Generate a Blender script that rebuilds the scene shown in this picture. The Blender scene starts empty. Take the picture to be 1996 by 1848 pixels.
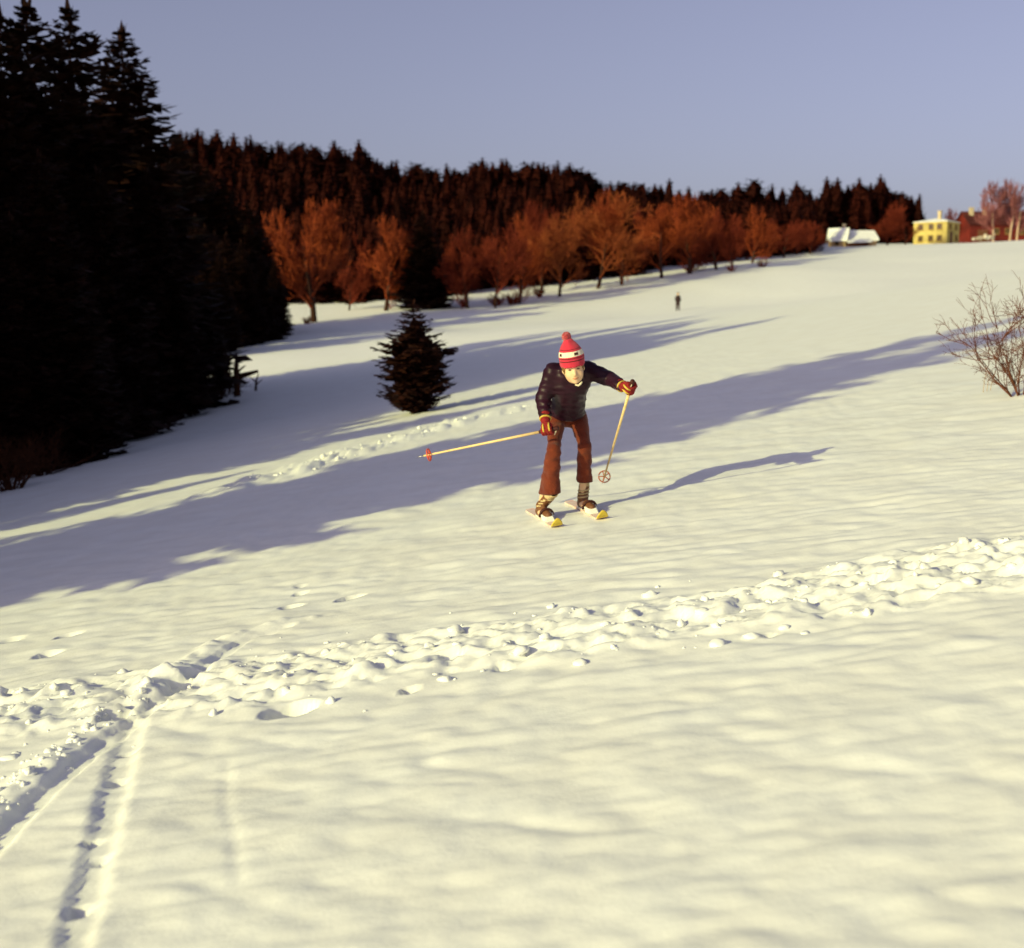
import bpy, math, random
import numpy as np
from mathutils import Vector, Matrix

# ------------------------------------------------------------------ camera, world, sun, exposure
scn = bpy.context.scene
F, CX, CY = 2600.0, 998.0, 924.0            # lens and centre on a 1996 x 1848 picture
PITCH = math.radians(6.2)
cam_d = bpy.data.cameras.new('camera')
cam = bpy.data.objects.new('camera', cam_d)
scn.collection.objects.link(cam)
cam.location = (0, 0, 0)
cam.rotation_euler = (math.radians(90) - PITCH, 0, 0)
cam_d.sensor_fit = 'HORIZONTAL'
cam_d.sensor_width = 36.0
cam_d.lens = 36.0 * F / 1996.0
cam_d.clip_start = 0.1
cam_d.clip_end = 3000
cam_d.dof.use_dof = True
cam_d.dof.focus_distance = 7.5
cam_d.dof.aperture_fstop = 2.5
scn.camera = cam

SUN_EL = math.radians(18.0)
SDX, SDY = 0.78, 0.6258                      # ground direction in which shadows fall
world = bpy.data.worlds.new('World')
scn.world = world
world.use_nodes = True
wn, wl = world.node_tree.nodes, world.node_tree.links
bg = wn['Background']
sky = wn.new('ShaderNodeTexSky')
sky.sky_type = 'NISHITA'
sky.sun_disc = False
sky.sun_elevation = SUN_EL
sky.sun_rotation = math.atan2(-SDX, -SDY)
sky.altitude = 300
sky.air_density = 1.0
sky.dust_density = 3.0
sky.ozone_density = 3.0
hs = wn.new('ShaderNodeHueSaturation')       # faded slide film: the whole sky a little greyer
hs.inputs['Saturation'].default_value = 0.64
tint = wn.new('ShaderNodeMix')
tint.data_type = 'RGBA'
tint.blend_type = 'MULTIPLY'
tint.inputs['Factor'].default_value = 1.0
tint.inputs['B'].default_value = (1.10, 0.955, 1.09, 1)
wl.new(sky.outputs['Color'], hs.inputs['Color'])
wl.new(hs.outputs['Color'], tint.inputs['A'])
wl.new(tint.outputs['Result'], bg.inputs['Color'])
bg.inputs['Strength'].default_value = 0.110

sun_d = bpy.data.lights.new('sun', 'SUN')
sun_d.energy = 4.25
sun_d.angle = math.radians(0.5)
sun_d.color = (1.0, 0.965, 0.43)
sun = bpy.data.objects.new('sun', sun_d)
scn.collection.objects.link(sun)
sun.location = (-40, -30, 30)
c_, s_ = math.cos(SUN_EL), math.sin(SUN_EL)
sun.rotation_euler = Vector((SDX * c_, SDY * c_, -s_)).to_track_quat('-Z', 'Y').to_euler()

scn.render.engine = 'CYCLES'
scn.view_settings.view_transform = 'Standard'
scn.view_settings.look = 'None'
scn.view_settings.gamma = 1.0
scn.view_settings.exposure = 0.0

# ------------------------------------------------------------------ helpers
COL = scn.collection
rng = random.Random(11)
cpi, spi = math.cos(PITCH), math.sin(PITCH)


def ray(x, y):
    a, b = (x - CX) / F, (CY - y) / F
    return np.array([a, cpi + b * spi, -spi + b * cpi])


def at(x, y, Y):
    r = ray(x, y)
    return r * (Y / r[1])


def new_obj(name, me, parent=None, loc=None):
    o = bpy.data.objects.new(name, me)
    COL.objects.link(o)
    if parent is not None:
        o.parent = parent
    if loc is not None:
        o.location = loc
    return o


def tag(o, label=None, cat=None, group=None, kind=None):
    if label:
        o['label'] = label
    if cat:
        o['category'] = cat
    if group:
        o['group'] = group
    if kind:
        o['kind'] = kind
    return o


def empty(name, loc, rz=0.0):
    o = new_obj(name, None, None, loc)
    o.rotation_euler = (0, 0, rz)
    o.empty_display_size = 0.2
    return o


def mesh_np(name, V, faces, mats, smooth=True, midx=None):
    """faces: list of int arrays (n,3) or (n,4)"""
    V = np.asarray(V, np.float32)
    me = bpy.data.meshes.new(name)
    me.vertices.add(len(V))
    me.vertices.foreach_set('co', V.ravel())
    loops = np.concatenate([np.asarray(f, np.int32).ravel() for f in faces if len(f)])
    tot = np.concatenate([np.full(len(f), np.asarray(f).shape[1], np.int32) for f in faces if len(f)])
    start = np.concatenate([[0], np.cumsum(tot)[:-1]]).astype(np.int32)
    me.loops.add(len(loops))
    me.loops.foreach_set('vertex_index', loops)
    me.polygons.add(len(tot))
    me.polygons.foreach_set('loop_start', start)
    me.polygons.foreach_set('loop_total', tot)
    me.polygons.foreach_set('use_smooth', np.full(len(tot), smooth, bool))
    if not isinstance(mats, (list, tuple)):
        mats = [mats]
    for m in mats:
        me.materials.append(m)
    if midx is not None:
        me.polygons.foreach_set('material_index', np.asarray(midx, np.int32))
    me.update(calc_edges=True)
    me.validate()
    return me


class MB:
    """collects shapes for one mesh"""
    def __init__(s):
        s.v, s.f, s.m = [], [], []

    def poly(s, pts, faces, m=0):
        b = len(s.v)
        s.v += [tuple(p) for p in pts]
        s.f += [tuple(b + i for i in f) for f in faces]
        s.m += [m] * len(faces)

    def box(s, c, size, rz=0.0, m=0, top=1.0):
        cx, cy, cz = c
        hx, hy, hz = size[0] / 2, size[1] / 2, size[2] / 2
        pts = []
        cr, sr = math.cos(rz), math.sin(rz)
        for z, k in ((-hz, 1), (hz, top)):
            for x, y in ((-hx, -hy), (hx, -hy), (hx, hy), (-hx, hy)):
                x, y = x * k, y * k
                pts.append((cx + x * cr - y * sr, cy + x * sr + y * cr, cz + z))
        s.poly(pts, [(3, 2, 1, 0), (4, 5, 6, 7), (0, 1, 5, 4), (1, 2, 6, 5), (2, 3, 7, 6), (3, 0, 4, 7)], m)

    def tube(s, path, radii, n=6, m=0, cap=True):
        path = [np.array(p, float) for p in path]
        rings = []
        up = np.array([0.13, 0.21, 0.97])
        for i, p in enumerate(path):
            d = path[min(i + 1, len(path) - 1)] - path[max(i - 1, 0)]
            d = d / (np.linalg.norm(d) + 1e-9)
            a = np.cross(d, up)
            if np.linalg.norm(a) < 0.05:
                a = np.cross(d, (1, 0, 0))
            a /= np.linalg.norm(a)
            b = np.cross(d, a)
            rings.append([p + radii[i] * (math.cos(2 * math.pi * k / n) * a + math.sin(2 * math.pi * k / n) * b) for k in range(n)])
        pts = [q for r_ in rings for q in r_]
        fs = []
        for i in range(len(path) - 1):
            for k in range(n):
                fs.append((i * n + k, i * n + (k + 1) % n, (i + 1) * n + (k + 1) % n, (i + 1) * n + k))
        if cap:
            fs.append(tuple(range(n - 1, -1, -1)))
            fs.append(tuple((len(path) - 1) * n + k for k in range(n)))
        s.poly(pts, fs, m)

    def build(s, name, mats, parent=None, smooth=False, loc=None):
        me = bpy.data.meshes.new(name)
        me.from_pydata([tuple(map(float, p)) for p in s.v], [], s.f)
        if not isinstance(mats, (list, tuple)):
            mats = [mats]
        for m in mats:
            me.materials.append(m)
        me.polygons.foreach_set('material_index', s.m)
        me.polygons.foreach_set('use_smooth', [smooth] * len(s.f))
        me.update()
        return new_obj(name, me, parent, loc)


def hash2(ix, iy, seed):
    h = (ix.astype(np.int64) * 374761393 + iy.astype(np.int64) * 668265263 + seed * 1442695041) & 0xFFFFFFFF
    h = ((h ^ (h >> 13)) * 1274126177) & 0xFFFFFFFF
    h = (h ^ (h >> 16)) & 0xFFFFFFFF
    return h.astype(np.float64) / 4294967295.0


def vnoise(X, Y, seed=0):
    ix, iy = np.floor(X), np.floor(Y)
    fx, fy = X - ix, Y - iy
    ux, uy = fx * fx * fx * (fx * (fx * 6 - 15) + 10), fy * fy * fy * (fy * (fy * 6 - 15) + 10)

    def g(ox, oy):
        a = hash2(ix + ox, iy + oy, seed) * 2 * math.pi
        return np.cos(a) * (fx - ox) + np.sin(a) * (fy - oy)
    return ((g(0, 0) * (1 - ux) + g(1, 0) * ux) * (1 - uy) + (g(0, 1) * (1 - ux) + g(1, 1) * ux) * uy) * 1.5


def fbm(X, Y, seed, octv=3, gain=0.5):
    o, a, f = 0, 1, 1
    for k in range(octv):
        o = o + a * vnoise(X * f, Y * f, seed + k * 17)
        a *= gain
        f *= 2.03
    return o


def domes(X, Y, cell, seed, keep=0.8):
    """rounded clods: highest dome of a jittered grid"""
    ix, iy = np.floor(X / cell), np.floor(Y / cell)
    out = np.zeros_like(X)
    for ox in (-1, 0, 1):
        for oy in (-1, 0, 1):
            jx, jy = hash2(ix + ox, iy + oy, seed), hash2(ix + ox, iy + oy, seed + 1)
            rr = (0.3 + 0.45 * hash2(ix + ox, iy + oy, seed + 2)) * cell
            on = hash2(ix + ox, iy + oy, seed + 3) < keep
            asp = 0.6 + 0.8 * hash2(ix + ox, iy + oy, seed + 4)
            dx, dy = (X - (ix + ox + jx) * cell) * asp, (Y - (iy + oy + jy) * cell) / asp
            q = 1 - (dx * dx + dy * dy) / (rr * rr)
            out = np.maximum(out, np.where(on, rr * np.sqrt(np.maximum(q, 0)) * 0.9, 0))
    return out


# ------------------------------------------------------------------ materials
def mat(name, col, rough=0.7, var=0.0, vscale=8.0, col2=None, bump=0.0, bscale=30.0, spec=0.3, sheen=0.0, metal=0.0, coord='Object', detail=4.0):
    m = bpy.data.materials.new(name)
    m.use_nodes = True
    nt = m.node_tree
    p = nt.nodes['Principled BSDF']
    p.inputs['Base Color'].default_value = (*col, 1)
    p.inputs['Roughness'].default_value = rough
    p.inputs['Specular IOR Level'].default_value = spec
    p.inputs['Metallic'].default_value = metal
    if sheen:
        p.inputs['Sheen Weight'].default_value = sheen
    tc = nt.nodes.new('ShaderNodeTexCoord')
    if var > 0 or col2:
        n = nt.nodes.new('ShaderNodeTexNoise')
        n.inputs['Scale'].default_value = vscale
        n.inputs['Detail'].default_value = detail
        nt.links.new(tc.outputs[coord], n.inputs['Vector'])
        r = nt.nodes.new('ShaderNodeValToRGB')
        c2 = col2 if col2 else tuple(c * (1 + var) for c in col)
        c1 = col if col2 else tuple(c * (1 - var) for c in col)
        r.color_ramp.elements[0].position = 0.35
        r.color_ramp.elements[1].position = 0.65
        r.color_ramp.elements[0].color = (*c1, 1)
        r.color_ramp.elements[1].color = (*c2, 1)
        nt.links.new(n.outputs['Fac'], r.inputs['Fac'])
        nt.links.new(r.outputs['Color'], p.inputs['Base Color'])
    if bump > 0:
        n2 = nt.nodes.new('ShaderNodeTexNoise')
        n2.inputs['Scale'].default_value = bscale
        n2.inputs['Detail'].default_value = 5
        nt.links.new(tc.outputs[coord], n2.inputs['Vector'])
        b = nt.nodes.new('ShaderNodeBump')
        b.inputs['Strength'].default_value = bump
        b.inputs['Distance'].default_value = 0.02
        nt.links.new(n2.outputs['Fac'], b.inputs['Height'])
        nt.links.new(b.outputs['Normal'], p.inputs['Normal'])
    return m


M = {}
M['snow'] = mat('snow', (0.84, 0.84, 0.79), 0.65, col2=(0.88, 0.89, 0.85), vscale=2.2, bump=0.08, bscale=50, spec=0.25)
M['roof_snow'] = mat('roof_snow', (0.86, 0.86, 0.82), 0.7, var=0.04, vscale=1.5, bump=0.2, bscale=3)
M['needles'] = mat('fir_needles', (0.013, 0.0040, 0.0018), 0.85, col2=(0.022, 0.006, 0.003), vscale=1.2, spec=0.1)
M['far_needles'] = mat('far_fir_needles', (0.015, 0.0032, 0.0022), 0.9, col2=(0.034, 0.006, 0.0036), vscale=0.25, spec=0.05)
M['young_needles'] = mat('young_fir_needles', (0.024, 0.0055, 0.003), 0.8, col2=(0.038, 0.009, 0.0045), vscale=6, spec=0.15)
M['bark'] = mat('bark', (0.05, 0.022, 0.014), 0.9, var=0.35, vscale=9, bump=0.6, bscale=20, spec=0.1)
M['twigs'] = mat('bare_twigs', (0.165, 0.027, 0.008), 0.85, col2=(0.25, 0.048, 0.013), vscale=0.5, spec=0.1)
M['twigs_pale'] = mat('pale_bare_twigs', (0.20, 0.044, 0.013), 0.85, col2=(0.29, 0.072, 0.02), vscale=0.5, spec=0.1)
M['twigs_dark'] = mat('dark_bare_twigs', (0.115, 0.016, 0.007), 0.85, col2=(0.18, 0.030, 0.012), vscale=0.5, spec=0.1)
M['birch'] = mat('birch_bark', (0.42, 0.27, 0.17), 0.8, col2=(0.62, 0.47, 0.33), vscale=3, spec=0.2)
M['birch_twigs'] = mat('birch_twigs', (0.24, 0.085, 0.085), 0.85, var=0.3, vscale=1, spec=0.1)
M['shrub'] = mat('shrub_bark', (0.09, 0.028, 0.013), 0.8, col2=(0.16, 0.055, 0.026), vscale=12, spec=0.2)
M['dead_wood'] = mat('dead_wood', (0.030, 0.009, 0.004), 0.9, col2=(0.07, 0.022, 0.008), vscale=10, bump=0.5, spec=0.1)
M['straw'] = mat('dry_stalk', (0.42, 0.30, 0.18), 0.9, var=0.2, vscale=10)

# ------------------------------------------------------------------ terrain heights
def plane(X, Y):
    return -1.55 + .16 * X + .015 * Y


_p = []
for Y in (0, 4, 8, 12, 18, 26):
    for X in (-30, -18, -10, -4, 0, 4, 10, 18, 30):
        Xc = min(max(X, -14), 16)
        _p.append((X, Y, plane(Xc, Y) + .05 * (X - Xc)))
for X, Y in ((6, 35), (14, 35), (26, 35), (0, 35), (-4, 40), (12, 50), (25, 50), (40, 60)):
    _p.append((X, Y, plane(min(X, 22), Y) + .05 * max(X - 22, 0)))
for x, y, Y in ((130, 890, 28), (360, 800, 40), (460, 750, 50), (360, 720, 62), (550, 660, 85), (700, 690, 60),
                (600, 625, 112), (800, 602, 118), (1000, 585, 125), (1200, 555, 135), (1400, 522, 150), (1600, 500, 170),
                (1800, 478, 185), (1996, 468, 190), (2300, 440, 190), (-300, 640, 110), (1321, 606, 105), (1600, 560, 110),
                (1900, 530, 110), (-200, 400, 230), (200, 400, 230), (500, 410, 235), (800, 440, 240), (1100, 455, 240),
                (1400, 462, 240), (1700, 474, 230), (1996, 478, 240), (2400, 450, 240)):
    _p.append(tuple(at(x, y, Y)))
_p = np.array(_p)


def _dom(X, Y):
    Yc = np.clip(Y, 0, 300)
    return np.clip(X / (Yc + 8), -2.6, 2.6), np.log(Yc + 8), Yc + 8


def _tk(d2):
    return np.where(d2 > 1e-12, .5 * d2 * np.log(np.maximum(d2, 1e-12)), 0)


_qx, _qy, _s = _dom(_p[:, 0], _p[:, 1])
_Q = np.stack([_qx, _qy], 1)
_n = len(_Q)
_K = _tk(((_Q[:, None] - _Q[None]) ** 2).sum(-1)) + np.eye(_n) * 2e-3
_P = np.concatenate([np.ones((_n, 1)), _Q], 1)
_W = np.linalg.solve(np.block([[_K, _P], [_P.T, np.zeros((3, 3))]]), np.concatenate([_p[:, 2] / _s, np.zeros(3)]))


def base_h(X, Y):
    X, Y = np.asarray(X, float), np.asarray(Y, float)
    a, b, sc = _dom(X, Y)
    o = _W[_n] + _W[_n + 1] * a + _W[_n + 2] * b
    for i in range(_n):
        o = o + _W[i] * _tk((a - _Q[i, 0]) ** 2 + (b - _Q[i, 1]) ** 2)
    return o * sc


_Ys = np.concatenate([np.linspace(1.5, 40, 800), np.linspace(40.1, 330, 1200)])


def ground(x, y):
    r = ray(x, y)
    t = _Ys / r[1]
    d = r[2] * t - base_h(r[0] * t, _Ys)
    i = int(np.argmax(d < 0))
    if d[i] >= 0:
        i = len(d) - 1
    f = d[i - 1] / (d[i - 1] - d[i]) if i > 0 and d[i] < 0 else 0
    Y = _Ys[i - 1] + f * (_Ys[i] - _Ys[i - 1]) if i > 0 else _Ys[0]
    return r * (Y / r[1])


def gpath(pts):
    return np.array([ground(*p)[:2] for p in pts])


def seg_dist(X, Y, path):
    """distance to a polyline, with signed side and run along it"""
    best = np.full(X.shape, 1e9)
    side = np.zeros(X.shape)
    run = np.zeros(X.shape)
    acc = 0.0
    for a, b in zip(path[:-1], path[1:]):
        d = b - a
        L = np.hypot(*d)
        t = np.clip(((X - a[0]) * d[0] + (Y - a[1]) * d[1]) / (L * L), 0, 1)
        px, py = a[0] + t * d[0], a[1] + t * d[1]
        ds = np.hypot(X - px, Y - py)
        sd = np.sign((X - a[0]) * d[1] - (Y - a[1]) * d[0])
        m = ds < best
        best = np.where(m, ds, best)
        side = np.where(m, sd, side)
        run = np.where(m, acc + t * L, run)
        acc += L
    return best, side, run


BAND_A = gpath([(-250, 1425), (0, 1395), (150, 1372), (300, 1352), (450, 1335), (600, 1310), (750, 1285), (900, 1262), (1050, 1245), (1200, 1222), (1400, 1192),
                (1600, 1158), (1800, 1125), (1996, 1095), (2300, 1050)])
BAND_B = gpath([(440, 958), (560, 922), (680, 884), (800, 850), (900, 822), (1000, 800), (1090, 780)])
TRACK_1 = gpath([(-60, 1690), (0, 1625), (70, 1555), (150, 1485), (215, 1435), (262, 1405), (340, 1350), (400, 1300), (470, 1250), (560, 1222)])
TRACK_2 = gpath([(140, 1860), (165, 1760), (195, 1650), (220, 1550), (238, 1480), (262, 1408)])
TRACK_3 = gpath([(444, 1485), (440, 1540), (442, 1580), (458, 1625), (458, 1670), (465, 1720)])
# hollows: picture position, half length, half width, depth, turn
PITS = [((20, 1248), .10, .05, .05, .6), ((95, 1275), .12, .07, .07, .2), ((135, 1240), .11, .05, .06, .7), ((350, 1335), .12, .07, .06, .6),
        ((568, 1182), .10, .04, .04, .3), ((585, 1156), .06, .04, .04, 0), ((586, 1142), .05, .03, .03, 0), ((685, 1163), .14, .05, .06, .7),
        ((430, 1335), .05, .03, .03, .6), ((565, 1385), .20, .09, .07, .35), ((800, 1345), .06, .04, .05, .3), ((980, 1300), .06, .05, .05, .5),
        ((885, 1285), .09, .06, .07, .6), ((700, 1332), .05, .03, .03, 0), ((1395, 1222), .06, .05, .06, .3), ((1700, 1140), .12, .08, .06, .4),
        ((1500, 1238), .05, .03, .04, 0), ((1660, 1150), .08, .05, .05, .8), ((1900, 1120), .08, .05, .05, .5), ((1770, 1118), .08, .04, .05, .3),
        ((225, 1400), .13, .07, .07, .6), ((200, 1672), .04, .03, .07, .3), ((150, 1772), .05, .04, .09, .3), ((228, 1520), .05, .04, .05, .3),
        ((180, 1640), .04, .03, .05, .3), ((250, 1465), .05, .03, .05, .5)]
PITS = [(ground(*p)[:2], a * .55, b * .95, d, t) for p, a, b, d, t in PITS]


def snow_detail(X, Y):
    """small relief, in metres"""
    near = np.clip((60 - Y) / 45, 0, 1) * np.clip((Y + 6) / 5, 0, 1)
    w = fbm(X * .55 + 9, Y * .55, 5, 2) * .8
    z = .016 * vnoise(X * .9 + w, Y * 1.0 + w, 21)
    # sun cups: rounded mounds parted by narrow creases
    n1 = vnoise(X * 1.45 + .5 * w, Y * 2.3 + .35 * X - .5 * w, 31)
    n2 = vnoise(X * 2.9 - w, Y * 4.6 + .8 * X + w, 33)
    n3 = vnoise(X * 5.2 + w, Y * 7.4 + X - w, 35)
    z += .022 * (np.sqrt(n1 * n1 + .002) - .25) + .021 * (np.sqrt(n2 * n2 + .002) - .25) + .0075 * (np.sqrt(n3 * n3 + .002) - .25)
    z += .0046 * vnoise(X * 8.5, Y * 8.5, 41) + (.0022 * vnoise(X * 18, Y * 18, 43) + .0011 * vnoise(X * 34, Y * 34, 45)) * np.clip((15 - Y) / 4, 0, 1)
    z *= near * .62
    mask = (Y > 2) & (Y < 24) & (np.abs(X) < 14)
    if mask.any():
        x, y = X[mask], Y[mask]
        dz = np.zeros_like(x)
        # trampled band across the foreground
        d, s, run = seg_dist(x, y, BAND_A)
        wid = .56 + .20 * vnoise(run * .9, run * 0 + .3, 61)
        m = np.clip(1.25 - (d / wid) ** 2, 0, 1)
        m = m * m * (3 - 2 * m)
        wx, wy = x + .03 * vnoise(x * 9, y * 9, 71), y + .03 * vnoise(x * 9 + 7, y * 9, 72)
        pl = np.clip((vnoise(wx * 3.0, wy * 3.6, 83) + .16) * 9, 0, 1) * .55 + np.clip((vnoise(wx * 5.6, wy * 6.4, 84) + .10) * 7, 0, 1) * .45 + .2 * np.clip((vnoise(wx * 12, wy * 13, 85)) * 5, -1, 1)
        lum = domes(wx, wy, .24, 81, .30) * .34 + domes(wx, wy, .12, 91, .45) * .40 + domes(wx + .1, wy, .062, 101, .5) * .5
        dz += m * (lum * .45 + .034 * pl - .008)
        # the second, older trail behind the skier
        d, s, run = seg_dist(x, y, BAND_B)
        m = np.clip(1.2 - (d / (.42 + .15 * vnoise(run * 1.3, run * 0, 62))) ** 2, 0, 1)
        dz += m * (domes(wx, wy, .26, 121, .5) * .34 + domes(wx, wy, .14, 131, .6) * .34 + .012)
        # ski tracks
        rag = .018 * vnoise(x * 7, y * 7, 141) + .008 * vnoise(x * 22, y * 22, 142)
        d, s, run = seg_dist(x, y, TRACK_1)
        ww = np.clip(.062 - .008 * run, .026, .1) + .7 * rag
        dep = np.clip(.10 - .017 * run, .028, .1)
        dz -= .40 * dep * np.clip(1.5 - (d / np.maximum(ww, .02)) ** 2, 0, 1)
        dz += .022 * np.exp(-((d - .15) / .06) ** 2) * (s < 0) * (.5 + domes(x, y, .09, 151, .7) * 14)
        d, s, run = seg_dist(x, y, TRACK_2)
        ww = .047 + .010 * vnoise(run * 6, run * 0 + 2.2, 162)
        dz -= (.018 + .010 * vnoise(run * 5, run * 0, 161)) * np.clip(1.7 - 1.1 * (d / ww) ** 2, 0, 1)
        d, s, run = seg_dist(x, y, TRACK_3)
        dz -= .0045 * np.clip(1.3 - (d / (.016 + .3 * np.abs(rag))) ** 2, 0, 1)
        for (c, a, b, dp, tn) in PITS:
            ct, st = math.cos(tn), math.sin(tn)
            u, v = (x - c[0]) * ct + (y - c[1]) * st, -(x - c[0]) * st + (y - c[1]) * ct
            k = np.hypot(u / a, v / b) + 8 * rag
            ph = tn - .675
            chord = 2 / math.sqrt((math.cos(ph) / a) ** 2 + (math.sin(ph) / b) ** 2)
            dz -= min(.46 * chord, 1.6 * dp) * np.clip((1.16 - k) * 4.5, 0, 1)
        z[mask] += dz
    return z


def H(X, Y):
    return base_h(X, Y)


def Hs(x, y):
    return float(base_h(np.array([x]), np.array([y]))[0])


# rectangular mesh, finest where the photographer stands
def axis(c0, c1, fine, growth, lo, hi, cap):
    a = list(np.arange(c0, c1, fine))
    st, p = fine, a[-1]
    while p < hi:
        st = min(st * growth, cap)
        p += st
        a.append(p)
    st, p, left = fine, a[0], []
    while p > lo:
        st = min(st * growth, cap)
        p -= st
        left.append(p)
    return np.array(left[::-1] + a)


gx = axis(-2.6, 3.6, .021, 1.035, -420, 420, 25)
gy = axis(2.7, 7.4, .0165, 1.0135, -40, 700, 25)
GX, GY = np.meshgrid(gx, gy)
SX, SY = GX.ravel(), GY.ravel()
SZ = base_h(SX, SY) + snow_detail(SX, SY) + .0022 * np.clip(SY - 20, 0, 60) * fbm(SX * .09, SY * .05, 171, 2)
nx, ny = len(gx), len(gy)
idx = np.arange(nx * ny).reshape(ny, nx)
quads = np.stack([idx[:-1, :-1], idx[:-1, 1:], idx[1:, 1:], idx[1:, :-1]], -1).reshape(-1, 4)
snow = new_obj('snow_ground', mesh_np('snow_ground', np.stack([SX, SY, SZ], 1), [quads], M['snow']))
tag(snow, kind='structure')
print('snow grid', nx, ny)

# ------------------------------------------------------------------ trees
def inst(o, parent=None):
    c = o.copy()
    COL.objects.link(c)
    c.parent = parent
    return c


def fir_arrays(h, r, seed, nwh, nbr, nsp, base=.04, prof=None, droop=.35, spray=.38, core=.30, fat=.82, lead=1.0, ctop=.86, jit=(.68, 1.2)):
    R = np.random.RandomState(seed)
    prof = prof or (lambda t: (1 - t) ** .85 * (.75 + .25 * min(1, t * 8 + .3)))
    K = []                                       # kites: root, direction, side, length, width
    B = []
    for i in range(nwh):
        t = min(max((i + R.uniform(-.3, .3)) / nwh, 0), .985)
        L0 = r * prof(t)
        nb = max(3, int(nbr * (1 - .45 * t)))
        a0 = R.uniform(0, 6.28)
        for b_ in range(nb):
            L = max(L0 * R.uniform(*jit), .012 * h)
            B.append((t, a0 + 6.283 * b_ / nb + R.uniform(-.35, .35), L, droop * (1 - 1.5 * t) + R.uniform(-.08, .08), max(2, int(nsp * (.35 + .65 * L / r)))))
    B = np.array(B)

    def unit(v):
        return v / (np.linalg.norm(v, axis=1, keepdims=True) + 1e-9)

    def add(p_, d_, s_, ln, wd):
        K.append((p_, unit(d_), unit(s_), ln[:, None], wd[:, None]))
    for k in range(int(B[:, 4].max())):
        m = B[:, 4] > k
        t, az, L, dr, ns = B[m].T
        n = len(t)
        s = .12 + .88 * (k + R.uniform(0, .6, n)) / ns
        dp = np.maximum(dr, 0)
        hd = np.stack([np.cos(az), np.sin(az), 0 * az], 1)
        sd = np.stack([-np.sin(az), np.cos(az), 0 * az], 1)
        z = h * (base + (1 - base) * t) + L * (-dr * s + .55 * dp * s * s + .10 * s * s)
        P_ = hd * (s * L)[:, None]
        P_[:, 2] = z
        dv = hd.copy()
        dv[:, 2] = -dr + 1.1 * dp * s + .2 * s
        ln = spray * L * (1.15 - .75 * s) + .011 * h
        for sg in (-1, 1):
            d = dv * .62 + sd * sg * .75
            d[:, 2] += R.uniform(-.35, .05, n)
            d = unit(d)
            sv = np.cross(d, np.array([0, 0, 1.])) * .85
            sv[:, 2] += R.uniform(-.5, .5, n)
            l2 = ln * R.uniform(.7, 1.2, n)
            add(P_, d, sv, l2, l2 * fat * .5)
    t, az, L, dr, ns = B.T
    dp = np.maximum(dr, 0)
    hd = np.stack([np.cos(az), np.sin(az), 0 * az], 1)
    sd = np.stack([-np.sin(az), np.cos(az), 0 * az], 1)
    P_ = hd * (.8 * L)[:, None]
    P_[:, 2] = h * (base + (1 - base) * t) + L * (-dr * .8 + .55 * dp * .64 + .064)
    d = hd.copy()
    d[:, 2] = -dr + 1.1 * dp + .25
    add(P_, d, sd, .36 * L + .03, .075 * L + .025)
    az = np.arange(5) * 1.3                      # leader
    add(np.stack([0 * az, 0 * az, h * (.93 + .008 * np.arange(5))], 1), np.stack([.22 * np.cos(az), .22 * np.sin(az), 1 + 0 * az], 1),
        np.stack([-np.sin(az), np.cos(az), 0 * az], 1), np.full(5, h * .065 * lead), np.full(5, h * .008))
    p_, d_, s_, l_, w_ = [np.concatenate(q) for q in zip(*K)]
    n = len(p_)
    V = np.empty((n, 4, 3))
    V[:, 0] = p_
    V[:, 1] = p_ + d_ * l_ * .45 + s_ * w_
    V[:, 2] = p_ + d_ * l_
    V[:, 3] = p_ + d_ * l_ * .45 - s_ * w_
    i4 = np.arange(n)[:, None] * 4
    T = np.concatenate([i4 + np.array([[0, 1, 2]]), i4 + np.array([[0, 2, 3]])])
    V = V.reshape(-1, 3)
    if core > 0:
        n, zs = 9, np.linspace(.02, ctop, 8)
        b = len(V)
        C, T2 = [], []
        for i, t in enumerate(zs):
            for k in range(n):
                q = core * r * prof(max(t - .02, 0)) * R.uniform(.6, 1.25) * (1 if i < len(zs) - 1 else .1)
                C.append((q * math.cos(6.283 * k / n), q * math.sin(6.283 * k / n), h * (base + (1 - base) * t)))
        for i in range(len(zs) - 1):
            for k in range(n):
                a_, c_2 = b + i * n + k, b + i * n + (k + 1) % n
                T2.extend([(a_, c_2, c_2 + n), (a_, c_2 + n, a_ + n)])
        V, T = np.concatenate([V, C]), np.concatenate([T, T2])
    return V, T


def trunk_mesh(h, r0, m, seed=0, lean=0.0, name='trunk'):
    R = random.Random(seed)
    b = MB()
    n = 7
    path = [(lean * h * (k / n) ** 2 + R.uniform(-.01, .01) * h * .3, R.uniform(-.01, .01) * h * .3, -0.35 if k == 0 else h * k / n) for k in range(n + 1)]
    b.tube(path, [r0 * (1.25 if k == 0 else (1 - .93 * k / n)) for k in range(n + 1)], 8)
    o = b.build(name, m, smooth=True)
    me = o.data
    bpy.data.objects.remove(o)
    return me


def make_fir_proto(h, r, seed, **kw):
    V, T = fir_arrays(h, r, seed, **kw)
    return mesh_np('crown', V, [T], M['needles'], smooth=False), trunk_mesh(h * .97, h * .016 + .02, M['bark'], seed)


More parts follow.
